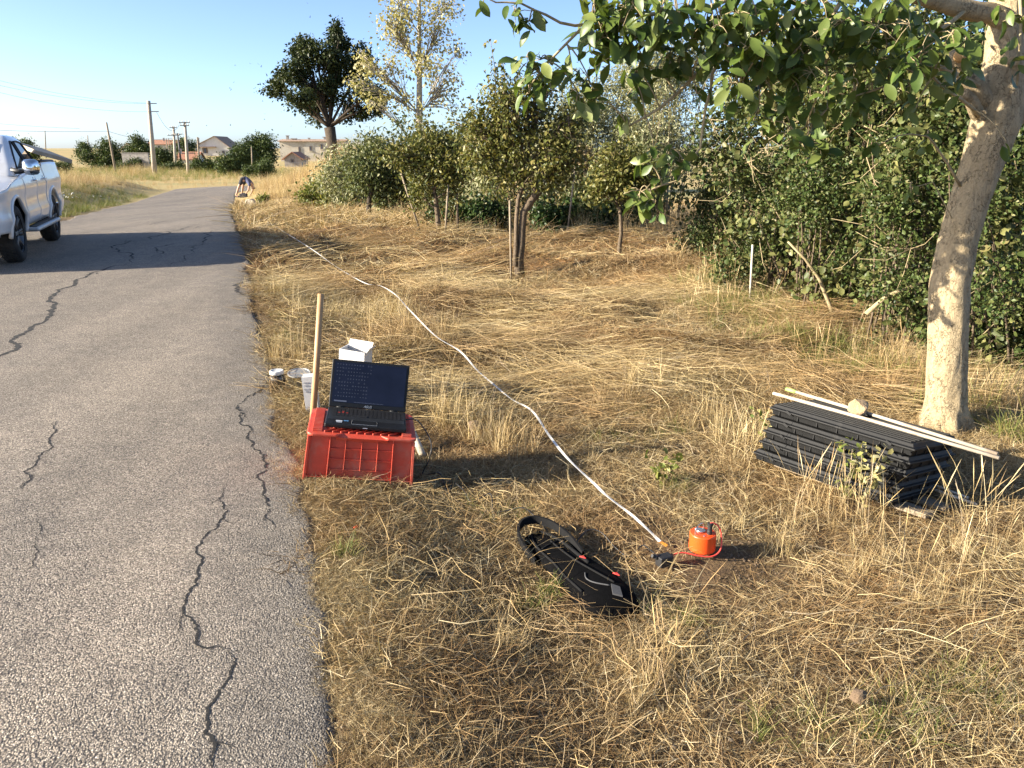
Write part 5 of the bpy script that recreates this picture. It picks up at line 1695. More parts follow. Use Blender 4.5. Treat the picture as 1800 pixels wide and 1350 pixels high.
def smooth_path(P_, n=6):
    out = []
    P_ = [P_[0]] + list(P_) + [P_[-1]]
    for i in range(1, len(P_) - 2):
        for k in range(n):
            t = k / n
            p0, p1, p2, p3 = P_[i - 1], P_[i], P_[i + 1], P_[i + 2]
            out.append(.5 * ((2 * p1) + (p2 - p0) * t + (2 * p0 - 5 * p1 + 4 * p2 - p3) * t * t + (3 * p1 - p0 - 3 * p2 + p3) * t ** 3))
    out.append(P_[-2])
    return out


P_ = [lapside, lapside + Vector((.06, .01, -.01)), at(757, 775, 3.5), at(755, 805, 3.46)]
for u, v, dz in ((742, 838, .012), (757, 842, .03), (775, 850, .05), (787, 872, .012), (797, 862, .04), (815, 878, .05), (830, 892, .03), (862, 886, .055), (868, 905, .02), (890, 908, .03), (920, 910, .05), (945, 920, .02), (970, 950, .02)):
    P_.append(gp(u, v) + Vector((0, 0, dz)))
stick('cable', 'thin black cable looping through the grass from laptop to black bag', 'cable', smooth_path(P_), .0032, M['cable_black'], n=6)
P_ = [gp(u, v) + Vector((0, 0, dz)) for u, v, dz in ((1008, 972, .03), (1030, 955, .06), (1055, 957, .06), (1080, 972, .03), (1105, 985, .02), (1128, 970, .03), (1142, 978, .03), (1150, 984, .03))]
stick('cable', 'thin black cable emerging from the black bag towards the black connector', 'cable', smooth_path(P_), .0028, M['cable_black'], n=6)

# measuring tape
M['tape_white'] = mat('white_tape', (0.66, 0.64, 0.60), .6, .05, 10)
M['tape_orange'] = mat('orange_tape_end', (0.62, 0.24, 0.03), .6, .15, 10)
tp_ = [(425, 352), (436, 366), (460, 384), (495, 405), (545, 436), (590, 468), (640, 497), (668, 502), (695, 518), (720, 545), (765, 590), (808, 617), (838, 650), (868, 676), (900, 702), (935, 722), (965, 765), (997, 805), (1040, 846), (1066, 871), (1110, 905), (1140, 932), (1160, 952)]
TP = []
for i, (u, v) in enumerate(tp_):
    p = gp(u, v)
    hgt = .12 if v < 520 else .10 if v < 780 else .055 if v < 900 else .03
    d = ray(u, v)
    q = Vector((0, 0, EYE)) + d * ((p.z + hgt - EYE) / d.z)
    TP.append(q)
TP = smooth_path(TP, 5)
TAPE = empty('measuring_tape', TP[-1], 0, 'long white measuring tape stretched over the grass from the bending person', 'tape')


def ribbon(P_, w, m, name, parent, orig):
    vs_ = []
    n = len(P_)
    for i, p in enumerate(P_):
        t = (P_[min(n - 1, i + 1)] - P_[max(0, i - 1)]).normalized()
        s = Vector((-t.y, t.x, .25 * math.sin(i * .7))).normalized()
        up_ = t.cross(s); up_ = up_ if up_.z > 0 else -up_
        for a_, h_ in ((-1, 0), (1, 0), (1, .001), (-1, .001)):
            vs_.append(p + s * (a_ * w / 2) + up_ * h_ - orig)
    fs_ = []
    for i in range(n - 1):
        for k in range(4):
            fs_.append((i * 4 + k, i * 4 + (k + 1) % 4, (i + 1) * 4 + (k + 1) % 4, (i + 1) * 4 + k))
    return MB().add(vs_, fs_).build(name, m, parent)


ribbon(TP, .0135, M['tape_white'], 'band', TAPE, TP[-1])
e1 = gp(1172, 965) + Vector((0, 0, .015))
ribbon([TP[-1], TP[-1].lerp(e1, .5), e1], .014, M['tape_orange'], 'end_tab', TAPE, TP[-1])

# ------------------------------------------------------------------ black bag
M['bag'] = mat('black_nylon', (0.0042, 0.0042, 0.0045), .95, .3, 60, .5, .003, spec=.06)
M['bag_edge'] = mat('black_piping', (0.012, 0.012, 0.0125), .9, .2, 40, .3, .002, spec=.1)
M['bag_grey'] = mat('grey_patch', (0.06, 0.06, 0.062), .8, .2, 60)
M['red_tab'] = mat('red_tab', (0.62, 0.04, 0.035), .5, .15, 40)
b0, b1 = gp(938, 945), gp(1085, 1082)
ax = (b1 - b0); BL = ax.length; ax.normalize()
BAG = empty('carry_bag', b0, math.atan2(ax.y, ax.x), 'slim black padded carry bag with red zip tabs lying in the grass', 'bag')
bs = [(-.02, .035, .03, .0), (.02, .062, .05, .0), (.10, .082, .06, .0), (.22, .088, .075, .004), (.36, .098, .09, .0), (.48, .112, .105, .004), (.58, .118, .11, -.004), (.65, .105, .095, 0), (.70, .07, .06, 0), (.715, .03, .03, 0)]
kl = BL / .66
vs_, fs_ = [], []
nb = 20
for i, (x, w, h, dy) in enumerate(bs):
    h *= .8
    for k in range(nb):
        a = 2 * math.pi * k / nb
        ca, sa = math.cos(a), math.sin(a)
        rr = 1 + .035 * math.sin(3 * a + i * 1.7) + .03 * math.sin(5 * a + i)
        vs_.append((x * kl, dy + w * math.copysign(abs(ca) ** .75, ca) * rr, h * .5 + h * .5 * math.copysign(abs(sa) ** .7, sa) * rr - .012))
for i in range(len(bs) - 1):
    for k in range(nb):
        fs_.append((i * nb + k, i * nb + (k + 1) % nb, (i + 1) * nb + (k + 1) % nb, (i + 1) * nb + k))
fs_ += [tuple(range(nb))[::-1], tuple((len(bs) - 1) * nb + k for k in range(nb))]
MB().add(vs_, fs_).build('body', M['bag'], BAG, smooth=True, sub=1)


def bag_top(x, y):
    x_ = x / kl
    w = np.interp(x_, [q[0] for q in bs], [q[1] for q in bs]); h = .8 * np.interp(x_, [q[0] for q in bs], [q[2] for q in bs])
    f = max(0, 1 - abs(y / w) ** 2.2) ** .5
    return h * .5 + h * .5 * f - .012


def bag_line(name, pts, r, m, n=8):
    P_ = smooth_path([Vector((x * kl, y, bag_top(x * kl, y) + r * .6)) for x, y in pts], 5)
    MB().tube(P_, r, n).build(name, m, BAG, smooth=True)


bag_line('piping', [(.0, .02), (.05, .045), (.15, .058), (.28, .052), (.38, .048)], .008, M['bag_edge'])
bag_line('piping', [(.02, -.02), (.08, -.045), (.18, -.060), (.30, -.066), (.42, -.080), (.55, -.085)], .005, M['bag_edge'])
bag_line('zipper', [(.12, .018), (.22, .012), (.34, .014), (.46, .028), (.56, .05)], .004, M['bag_edge'])
bag_line('pocket_seam', [(.13, .05), (.15, .0), (.17, -.05)], .004, M['bag_edge'])
bag_line('cord', [(.45, -.012), (.49, -.03), (.53, -.02), (.575, .02)], .0028, M['bag_grey'])
# shoulder strap, arched over the slim end
P_ = [Vector((x * kl, y, z)) for x, y, z in ((.30, .070, .05), (.16, .092, .052), (.04, .078, .06), (-.035, .03, .065), (-.045, -.03, .06), (.0, -.075, .045), (.10, -.10, .03), (.22, -.105, .015))]
sp_ = smooth_path(P_, 6)
vs_ = []
for i, p in enumerate(sp_):
    for a_, h_ in ((-.005, -.018), (.005, -.018), (.005, .018), (-.005, .018)):
        t = (sp_[min(i + 1, len(sp_) - 1)] - sp_[max(i - 1, 0)]).normalized(); n_ = Vector((-t.y, t.x, 0))
        vs_.append(p + n_ * a_ + Vector((0, 0, h_)))
MB().add(vs_, [(i * 4 + k, i * 4 + (k + 1) % 4, (i + 1) * 4 + (k + 1) % 4, (i + 1) * 4 + k) for i in range(len(sp_) - 1) for k in range(4)]).build('strap', M['bag_edge'], BAG, smooth=False)
for x, y, rz in ((.335, .045, 20), (.50, .095, 10)):
    z = bag_top(x * kl, y) + .008
    MB().add([(x * kl - .012, y - .006, z), (x * kl - .006, y + .010, z), (x * kl + .020, y + .004, z + .004), (x * kl - .012, y - .006, z + .004), (x * kl - .006, y + .010, z + .004), (x * kl + .020, y + .004, z + .008)],
             [(2, 1, 0), (3, 4, 5), (0, 1, 4, 3), (1, 2, 5, 4), (2, 0, 3, 5)]).build('zip_tab', M['red_tab'], BAG)
pxy = [(.575, .025), (.60, .048), (.648, .028), (.625, .0)]
vs_ = [(x * kl, y, bag_top(x * kl, y) + .009) for x, y in pxy] + [(x * kl, y, bag_top(x * kl, y) + .003) for x, y in pxy]
MB().add(vs_, [(0, 1, 2, 3), (0, 4, 5, 1), (1, 5, 6, 2), (2, 6, 7, 3), (3, 7, 4, 0)]).build('hook_patch', M['bag_grey'], BAG)

# ------------------------------------------------------------------ orange sensor and its connector
M['orange'] = mat('orange_enamel', (0.78, 0.085, 0.012), .35, .05, 12, .03, .001)
M['red_cable'] = mat('red_cable', (0.70, 0.07, 0.05), .45, .08)
M['steel'] = mat('steel', (0.6, 0.6, 0.6), .25, .1, 20, metallic=.9)
sp0 = gp(1233, 974)
SEN = empty('sensor', sp0 + Vector((0, 0, .012)), 0, 'bright orange cylindrical ground sensor standing on bare earth', 'sensor')
r0 = .054
MB().lathe([(.002, .012), (r0 - .004, .012), (r0, .017), (r0, .085), (r0 - .003, .089), (.002, .089)], 48).build('housing', M['orange'], SEN, smooth=False, bevel=.001)
MB().lathe([(r0 - .010, .0885), (r0 - .010, .0905), (.001, .0905)], 40, cap=False).build('top_face', M['orange'], SEN)
MB().lathe([(.020, .0905), (.020, .096), (.017, .0975), (.001, .0975)], 24, (-.008, .012, 0)).build('level_glass', M['steel'], SEN, smooth=True)
MB().tube(smooth_path([Vector(p) for p in ((-.036, -.018, .089), (-.036, -.017, .112), (-.028, -.010, .118), (-.016, .012, .117), (.006, .035, .113), (.012, .038, .09))], 5), .0028, 8).build('carry_handle', M['steel'], SEN, smooth=True)
MB().lathe([(.011, .089), (.011, .105), (.0095, .107), (.0095, .128), (.012, .130), (.012, .138), (.008, .140)], 16, (.022, -.016, 0)).build('connector_plug', M['black_plastic'], SEN, smooth=False)
MB().lathe([(.004, .0905), (.004, .093), (.001, .0932)], 10, (-.004, -.036, 0)).build('screw', M['steel'], SEN)
for a in (-95, 25, 145):
    MB().tube([(math.cos(R(a)) * .042, math.sin(R(a)) * .042, .016), (math.cos(R(a)) * .042, math.sin(R(a)) * .042, -.02)], [.0035, .0015], 8).build('foot', M['steel'], SEN)
cp = gp(1167, 1000)
CON = empty('connector_box', cp + Vector((0, 0, .012)), R(26), 'small black connector box on the grass joined to the orange sensor', 'connector')
MB().box((0, 0, .028), (.062, .042, .044)).build('body', M['black_plastic'], CON, bevel=.004)
MB().lathe([(.011, 0), (.011, .014), (.008, .016), (.007, .03)], 14, (-.026, .012, .042), Matrix.Rotation(R(-65), 3, 'Y')).build('cable_gland', M['black_plastic'], CON)
MB().lathe([(.008, 0), (.008, .012), (.005, .014)], 14, (.030, .006, .035), Matrix.Rotation(R(80), 3, 'Y')).build('cable_gland', M['black_plastic'], CON)
o0 = SEN.location
P_ = [o0 + Vector((.022, -.016, .139)), o0 + Vector((.040, -.012, .137)), o0 + Vector((.062, -.014, .115)), o0 + Vector((.072, -.022, .07)), o0 + Vector((.062, -.045, .03)), o0 + Vector((.025, -.064, .014)), o0 + Vector((-.03, -.065, .018)), o0 + Vector((-.09, -.062, .03)),
      CON.matrix_basis @ Vector((.044, .006, .038)), CON.matrix_basis @ Vector((.030, .006, .035))]
stick('red_cable', 'thin red cable curling from the orange sensor to the black connector', 'cable', smooth_path(P_, 7), .0033, M['red_cable'], n=8)
o = rock('orange_scrap', 'tiny orange scrap lying in the straw near the asphalt edge', 'litter', gp(626, 934) + Vector((0, 0, .02)), (.012, .009, .007), M['orange'], 9, sub=2)

# ------------------------------------------------------------------ stack of black trays
M['tray'] = mat('dusty_black_plastic', (0.0075, 0.0077, 0.008), .6, .35, 10, .2, .003, spec=.25, dirt=((0.05, 0.047, 0.043), 16, .28))
ZT = .235
ta, tb2 = pz(1353, 706, ZT), pz(1611, 781, ZT)
tl = (tb2 - ta); TL = tl.length; tl.normalize()
tn = Vector((-tl.y, tl.x, 0))
if tn.x < 0: tn = -tn
TW_, NT = .46, 5
base_t = -.115
HT = (ZT - base_t - .03) / NT
TRAY_SET = []
rzt = math.atan2(tl.y, tl.x)
labs = ['topmost black plastic seedling tray of the stack, under the white canes', 'second black plastic tray from the top of the stack', 'middle black plastic tray of the stack of five', 'second black plastic tray from the bottom of the stack', 'bottom black plastic tray of the stack, lying on old boards']
ctr0 = ta + tl * TL / 2 + tn * TW_ / 2
for i in range(NT):
    off = Vector((0, 0, 0)) if i == 0 else tl * random.uniform(-.012, .012) - tn * random.uniform(0.0, .012)
    off += tl * (-.010 * i)
    c = ctr0 + off
    t_o = empty('seedling_tray', (c.x, c.y, ZT - HT * (i + 1)), rzt + R(random.uniform(-.7, .7) if i else 0), labs[i], 'tray', 'black trays in the stack')
    TRAY_SET.append(t_o)
    L2, W2 = TL / 2, TW_ / 2
    # outer wall below, then a protruding rim, then the ribbed deck
    def ring(L_, W_, z): return [(-L_, -W_, z), (L_, -W_, z), (L_, W_, z), (-L_, W_, z)]
    vs_ = ring(L2 - .020, W2 - .020, 0.0) + ring(L2 - .013, W2 - .013, HT * .42) + ring(L2, W2, HT * .46) + ring(L2, W2, HT * .60) + ring(L2 - .012, W2 - .012, HT * .64) + ring(L2 - .020, W2 - .020, HT - .006)
    fs_ = [(3, 2, 1, 0)] + [(a * 4 + k, a * 4 + (k + 1) % 4, (a + 1) * 4 + (k + 1) % 4, (a + 1) * 4 + k) for a in range(5) for k in range(4)] + [(20, 21, 22, 23)]
    MB().add(vs_, fs_).build('shell', M['tray'], t_o, bevel=.003)
    if i == 0:
        for k in range(11):
            y = -W2 + .034 + k * (TW_ - .068) / 10
            MB().box((0, y, HT - .003), (TL - .07, .012, .006)).build('deck_rib', M['tray'], t_o, bevel=.001)
    for k in range(7):
        x = -L2 + .06 + k * (TL - .12) / 6
        MB().box((x, -W2 + .0155, HT * .22), (.004, .010, HT * .34)).build('side_rib', M['tray'], t_o)
    for k in range(5):
        MB().box((L2 - .0155, -W2 + .05 + k * (TW_ - .1) / 4, HT * .22), (.010, .004, HT * .34)).build('side_rib', M['tray'], t_o)
    for x in (-L2 + .12, L2 - .12):
        MB().box((x, -W2 - .001, HT * .53), (.03, .006, .012), Matrix.Rotation(R(20), 3, 'Y')).build('clip', M['tray'], t_o)
M['cane'] = mat('white_painted_cane', (0.40, 0.345, 0.265), .7, .18, 20, dirt=((0.24, 0.14, 0.08), 6, .36))
M['green_paint'] = mat('green_tip', (0.30, 0.50, 0.12), .6)
for (u0, v0, u1, v1, lab, tip) in ((1360, 684, 1758, 797, 'white cane lying across the front of the tray stack', False), (1384, 668, 1756, 786, 'white cane with green tip lying across the back of the tray stack', True)):
    a, c = pz(u0, v0, ZT + .013), pz(u1, v1, ZT + .010)
    r_ = empty('white_cane', a, 0, lab, 'cane', 'white canes on the trays')
    TRAY_SET.append(r_)
    d = c - a
    MB().tube([d * (.06 if tip else 0), d * .5 + Vector((0, 0, .004)), d], [.0088, .0085, .0088], 12).build('shaft', M['cane'], r_, smooth=True)
    if tip: MB().tube([Vector((0, 0, 0)), d * .06], [.0095, .0107], 12).build('tip', M['green_paint'], r_, smooth=True)
rp = pz(1512, 722, ZT)
M['tan_stone'] = mat('tan_stone', (0.42, 0.29, 0.16), .9, .35, 14, .6, .01)
st_o = rock('stone', 'tan rough stone weighing down the black trays', 'stone', rp + Vector((0.01, .04, .04)), (.058, .045, .050), M['tan_stone'], 27)
for k, (w0, lab) in enumerate(((.06, 'old grey board under the front of the tray stack'), (.28, 'old grey board under the back of the tray stack'))):
    c = ctr0 + tn * (w0 - .16) + tl * .06
    o = MB().box((0, 0, 0), (TL + .02, .10, .022)).build('old_board', M['wood_grey'], None, bevel=.003)
    o.location = (c.x, c.y, base_t + .017); o.rotation_euler = (0, 0, rzt + R(2 - 5 * k)); tag(o, lab, 'board', 'old boards under the trays'); TRAY_SET.append(o)
for (u0, v0, u1, v1, lab) in ((1635, 862, 1700, 885, 'thin split stick poking out from under the trays, upper one'), (1630, 868, 1715, 897, 'thin split stick poking out from under the trays, lower one')):
    stick('split_stick', lab, 'stick', [gp(u0, v0) + Vector((0, 0, .035)), gp(u1, v1) + Vector((0, 0, .03))], .007, M['wood_pale'], 'sticks under the trays')
# the whole stack leans away with the slope of the verge
TRAY_SET.append(st_o)
th = R(8.0)
if (Matrix.Rotation(th, 3, tl) @ tn).z > 0: th = -th
tilt_m = Matrix.Translation(ta) @ Matrix.Rotation(th, 4, tl) @ Matrix.Translation(-ta)
for q in TRAY_SET:
    q.matrix_basis = tilt_m @ q.matrix_basis
# clods
M['clod'] = mat('earth_clod', (0.17, 0.115, 0.07), .95, .3, 30, .8, .01)
rock('earth_clod', 'crumbly brown earth clod among green straw near the bottom right', 'clod', gp(1508, 1247) + Vector((0, 0, .045)), (.03, .026, .022), M['clod'], 33)
rock('earth_clod', 'mossy brown clod in the grass right of the crate', 'clod', gp(838, 757) + Vector((0, 0, .02)), (.075, .06, .045), M['clod'], 35)

# ------------------------------------------------------------------ grass, straw and hay (stuff)
def tuft_mesh(name, m, n, rad, l0, l1, tilt, tsd, curve, width, az=None, azsd=.4, seg=3, zmax=.0, head=0.0, headw=3.0):
    g = rng
    a0 = g.uniform(0, 2 * np.pi, n); r0_ = rad * np.sqrt(g.random(n))
    base = np.stack([r0_ * np.cos(a0), r0_ * np.sin(a0), g.uniform(-.012, max(zmax, .001), n)], -1)
    A = g.uniform(0, 2 * np.pi, n) if az is None else az + g.normal(0, azsd, n) + np.pi * (g.random(n) < .25)
    T = np.abs(g.normal(tilt, tsd, n)); Lh = g.uniform(l0, l1, n); Cv = g.normal(curve, abs(curve) * .6 + .08, n)
    W = width * g.uniform(.6, 1.35, n)
    side = np.stack([-np.sin(A), np.cos(A), np.zeros(n)], -1)
    tw_ = g.uniform(-.9, .9, n)
    p = base.copy()
    rows = []
    kink = g.uniform(-.25, .25, (n, seg + 1))
    for k in range(seg + 1):
        f = k / seg
        w = W * (1 - .75 * f)
        if head: w = np.where((f > .7) & (f < 1), W * headw, w)
        ang = T + Cv * f
        az_ = A + kink[:, k] * (1.2 if tilt > 1 else .5)
        d = np.stack([np.sin(ang) * np.cos(az_), np.sin(ang) * np.sin(az_), np.cos(ang)], -1)
        upv = np.cross(side, d)
        sv = side * np.cos(tw_)[:, None] + upv * np.sin(tw_)[:, None]
        rows.append(p - sv * w[:, None] / 2); rows.append(p + sv * w[:, None] / 2)
        p = p + d * (Lh / seg)[:, None]
        p[:, 2] = np.maximum(p[:, 2], .002)
    Vv = np.stack(rows, 1).reshape(-1, 3)
    k2 = 2 * (seg + 1)
    fl = []
    for k in range(seg): fl += [2 * k, 2 * k + 1, 2 * k + 3, 2 * k + 2]
    loops = (np.array(fl)[None, :] + (np.arange(n) * k2)[:, None]).ravel()
    nf = n * seg
    me_ = np_mesh(name, Vv, loops, np.arange(nf) * 4, np.full(nf, 4))
    me_.materials.append(m)
    return me_


def variants(nm, m, count, **kw):
    c_ = bpy.data.collections.new(nm)
    for i in range(count):
        me_ = tuft_mesh(nm, m, **kw)
        c_.objects.link(bpy.data.objects.new(nm + '_tuft', me_))
    return c_


def scatter(name, label, cat, coll, nvar, P, rz, scale, tilt=None):
    n = len(P)
    me_ = bpy.data.meshes.new(name)
    me_.vertices.add(n)
    me_.vertices.foreach_set('co', P.astype(np.float32).ravel())
    rot = np.zeros((n, 3), np.float32); rot[:, 2] = rz
    if tilt is not None: rot[:, 0:2] = tilt
    at1 = me_.attributes.new('rot', 'FLOAT_VECTOR', 'POINT'); at1.data.foreach_set('vector', rot.ravel())
    at2 = me_.attributes.new('scl', 'FLOAT', 'POINT'); at2.data.foreach_set('value', np.asarray(scale, np.float32))
    at3 = me_.attributes.new('idx', 'INT', 'POINT'); at3.data.foreach_set('value', rng.integers(0, nvar, n).astype(np.int32))
    o_ = link(name, me_)
    ng = bpy.data.node_groups.new(name, 'GeometryNodeTree')
    ng.interface.new_socket('Geometry', in_out='INPUT', socket_type='NodeSocketGeometry')
    ng.interface.new_socket('Geometry', in_out='OUTPUT', socket_type='NodeSocketGeometry')
    gi = ng.nodes.new('NodeGroupInput'); go = ng.nodes.new('NodeGroupOutput')
    ci = ng.nodes.new('GeometryNodeCollectionInfo'); ci.inputs['Collection'].default_value = coll
    ci.inputs['Separate Children'].default_value = True; ci.inputs['Reset Children'].default_value = True
    ip = ng.nodes.new('GeometryNodeInstanceOnPoints'); ip.inputs['Pick Instance'].default_value = True

    def attr(nm, ty):
        q = ng.nodes.new('GeometryNodeInputNamedAttribute'); q.data_type = ty; q.inputs[0].default_value = nm
        return q.outputs[0]
    e2r = ng.nodes.new('FunctionNodeEulerToRotation')
    ng.links.new(attr('rot', 'FLOAT_VECTOR'), e2r.inputs[0])
    ng.links.new(gi.outputs[0], ip.inputs['Points']); ng.links.new(ci.outputs[0], ip.inputs['Instance'])
    ng.links.new(e2r.outputs[0], ip.inputs['Rotation'])
    ng.links.new(attr('scl', 'FLOAT'), ip.inputs['Scale'])
    ng.links.new(attr('idx', 'INT'), ip.inputs['Instance Index'])
    ng.links.new(ip.outputs[0], go.inputs[0])
    md = o_.modifiers.new('scatter', 'NODES'); md.node_group = ng
    return tag(o_, label, cat, kind='stuff')


# footprints kept clear: centre, half sizes, rotation
cc_ = CM @ Vector((CW / 2, CD / 2, 0))
FOOT = [(cc_.x, cc_.y, CW / 2 + .0, CD / 2 - .01, R(10)), (ctr0.x, ctr0.y, TL / 2 - .03, TW_ / 2 - .03, rzt),
        ((b0.x + b1.x) / 2 - .0, (b0.y + b1.y) / 2, BL / 2 + .02, .085, math.atan2(ax.y, ax.x)), (sp0.x - .01, sp0.y - .03, .10, .11, 0), (cp.x, cp.y, .03, .025, 0),
        (foot.x, foot.y, .11, .11, 0), (jp.x, jp.y, .05, .05, 0)]


def clear(x, y):
    ok = np.ones(len(x), bool)
    for cx_, cy_, hx, hy, a in FOOT:
        dx, dy = x - cx_, y - cy_
        lx, ly = dx * math.cos(a) + dy * math.sin(a), -dx * math.sin(a) + dy * math.cos(a)
        ok &= ~((np.abs(lx) < hx) & (np.abs(ly) < hy))
    return ok


def sample(dens, x0, x1, y0, y1, side='R', off=.0, margin=1.0):
    n = int(dens * (x1 - x0) * (y1 - y0))
    x, y = rng.uniform(x0, x1, n), rng.uniform(y0, y1, n)
    ok = (np.abs(x) < .70 * (y + .6) + margin) & clear(x, y)
    if side == 'R': ok &= (x > road_r(y) + off + .05 * vn(y * 3, 0 * y, 41))
    elif side == 'L': ok &= (x < road_l(y) - off)
    return x[ok], y[ok]


def pts(x, y, dz=0.0):
    return np.stack([x, y, ground_np(x, y) + dz], -1)


def flow(x, y):
    return -0.65 + 2.0 * vn(x / 1.3, y / 1.0, 51) + .9 * vn(x / .45, y / .4, 52)


bare = lambda x, y: 1.2 * np.exp(-(((x - sp0.x - .10) / .36) ** 2 + ((y - sp0.y + .06) / .30) ** 2) ** 1.5)          # dug earth round the sensor
thin = lambda x, y: .10 * np.exp(-((x - .25) / .5) ** 2 - ((y - 1.62) / .22) ** 2)       # stony patch at the bottom


def thinned(x, y, f):
    k = rng.random(len(x)) > np.clip(f, 0, 1)
    return x[k], y[k]



def blades(name, label, m, x, y, az, tilt, length, curve, width, seg=2, z0=0.0, zr=.012, kinks=.25):
    """a field of single blades or stalks rooted on the ground, one mesh"""
    n_ = len(x)
    tilt = np.broadcast_to(tilt, (n_,)); curve = np.broadcast_to(curve, (n_,))
    g0 = ground_np(x, y)
    p = np.stack([x, y, g0 + z0 + rng.uniform(-.006, zr, n_)], -1)
    side = np.stack([-np.sin(az), np.cos(az), np.zeros(n_)], -1)
    tw_ = rng.uniform(-.9, .9, n_)
    kk = rng.uniform(-kinks, kinks, (n_, seg + 1))
    rows = []
    for k in range(seg + 1):
        f = k / seg
        w = width * (1 - .7 * f)
        ang = tilt + curve * f; a_ = az + kk[:, k] * 1.2
        d = np.stack([np.sin(ang) * np.cos(a_), np.sin(ang) * np.sin(a_), np.cos(ang)], -1)
        sv = side * np.cos(tw_)[:, None] + np.cross(side, d) * np.sin(tw_)[:, None]
        rows += [p - sv * w[:, None] / 2, p + sv * w[:, None] / 2]
        p = p + d * (length / seg)[:, None]
        p[:, 2] = np.maximum(p[:, 2], ground_np(p[:, 0], p[:, 1]) + .003)
    Vv = np.stack(rows, 1).reshape(-1, 3)
    fl_ = []
    for k in range(seg): fl_ += [2 * k, 2 * k + 1, 2 * k + 3, 2 * k + 2]
    loops = (np.array(fl_)[None, :] + (np.arange(n_) * 2 * (seg + 1))[:, None]).ravel()
    nf = n_ * seg
    return tag(link(name, np_mesh(name, Vv, loops, np.arange(nf) * 4, np.full(nf, 4)), m), label, 'grass', kind='stuff')


def clumps(x, y, az, k, sp):
    n_ = len(x)
    X, Y = np.repeat(x, k) + rng.normal(0, sp, n_ * k), np.repeat(y, k) + rng.normal(0, sp, n_ * k)
    A = np.repeat(az, k) + rng.normal(0, .42, n_ * k) + np.pi * (rng.random(n_ * k) < .25)
    ok = clear(X, Y) & (X > road_r(Y) - .02)
    return X[ok], Y[ok], A[ok]


U = rng.uniform
cst = variants('stubble', M['straw'], 6, n=26, rad=.05, l0=.05, l1=.15, tilt=.6, tsd=.35, curve=.5, width=.0030)
ctl = variants('tall_straw', M['hay'], 6, n=24, rad=.07, l0=.20, l1=.44, tilt=.22, tsd=.16, curve=.35, width=.0032, seg=4)
csd = variants('seed_stalk', M['hay'], 5, n=8, rad=.08, l0=.35, l1=.70, tilt=.20, tsd=.14, curve=.30, width=.0026, seg=5, head=1, headw=2.4)
cgr = variants('green_tuft', M['grass_green'], 5, n=28, rad=.06, l0=.08, l1=.22, tilt=.5, tsd=.25, curve=.8, width=.0038, seg=4)
TPX = np.array([(q.x, q.y) for q in TP])


def off_tape(x, y, a, length, r_=.03):
    """drop stalks that would lie over the tape"""
    ok = np.ones(len(x), bool)
    for f in (0., .35, .7, 1.):
        qx, qy = x + np.cos(a) * length * f, y + np.sin(a) * length * f
        for i0 in range(0, len(x), 4000):
            sl = slice(i0, i0 + 4000)
            d2 = (qx[sl, None] - TPX[None, :, 0]) ** 2 + (qy[sl, None] - TPX[None, :, 1]) ** 2
            ok[sl] &= d2.min(1) > r_ * r_
    return ok


def patch_scatter(name, label, coll, nvar, x, y, scale, dz):
    """square-metre pieces of matted straw laid to the slope of the ground"""
    e = .12
    z = (ground_np(x, y) * 2 + ground_np(x + e, y) + ground_np(x - e, y) + ground_np(x, y + e) + ground_np(x, y - e)) / 6
    gx = (ground_np(x + e, y) - ground_np(x - e, y)) / (2 * e); gy = (ground_np(x, y + e) - ground_np(x, y - e)) / (2 * e)
    a = rng.uniform(0, 6.28, len(x))
    t1 = np.stack([np.cos(a), np.sin(a), gx * np.cos(a) + gy * np.sin(a)], -1); t1 /= np.linalg.norm(t1, axis=1, keepdims=True)
    nn = np.stack([-gx, -gy, np.ones(len(x))], -1); nn /= np.linalg.norm(nn, axis=1, keepdims=True)
    t2 = np.cross(nn, t1)
    return scatter(name, label, 'grass', coll, nvar, np.stack([x, y, z + dz], -1), np.arctan2(t1[:, 1], t1[:, 0]), scale, np.stack([np.arctan2(t2[:, 2], nn[:, 2]), -np.arcsin(t1[:, 2])], -1))


cpa = variants('straw_patch', M['straw'], 12, n=620, rad=.20, l0=.025, l1=.11, tilt=1.30, tsd=.26, curve=.25, width=.0021, seg=2, zmax=.022)
cpl = variants('litter_patch', M['oldhay'], 8, n=420, rad=.20, l0=.03, l1=.12, tilt=1.48, tsd=.12, curve=.1, width=.0028, seg=1, zmax=.012)
# matted straw carpet
x, y = sample(46, -1.4, 4.6, 1.0, 4.8, 'R', .08, .6); x, y = thinned(x, y, 1.1 * bare(x, y) + .8 * thin(x, y) + .35 * (vn(x / .4, y / .3, 61) > .2))
patch_scatter('straw_carpet', 'short matted dry straw covering the near verge', cpa, 12, x, y, rng.uniform(.75, 1.15, len(x)), -.006)
x, y = sample(300, -1.6, 1.0, 1.0, 6.5, 'N'); k = (x > road_r(y) - .05 + .05 * vn(y * 5, 0 * y, 44)) & (x < road_r(y) + .16); x, y = x[k], y[k]
patch_scatter('edge_straw', 'thin straw fringe along the crumbling asphalt edge', cpa, 12, x, y, rng.uniform(.25, .5, len(x)), .004)
x, y = sample(16, -1.4, 4.6, 1.0, 4.8, 'R', .08, .6); x, y = thinned(x, y, .9 * bare(x, y) + thin(x, y))
patch_scatter('straw_litter', 'brown rotting straw litter flat on the earth of the near verge', cpl, 8, x, y, rng.uniform(.8, 1.2, len(x)), -.002)
x, y = sample(28, -3.5, 8, 4.6, 10, 'R', .12, .6); x, y = thinned(x, y, .4 * (vn(x / .6, y / .45, 67) > .15))
patch_scatter('straw_carpet', 'short matted dry straw across the middle of the verge', cpa, 12, x, y, rng.uniform(1.0, 1.6, len(x)), -.004)
x, y = sample(13, -3.5, 8, 4.6, 10, 'R', .12, .6)
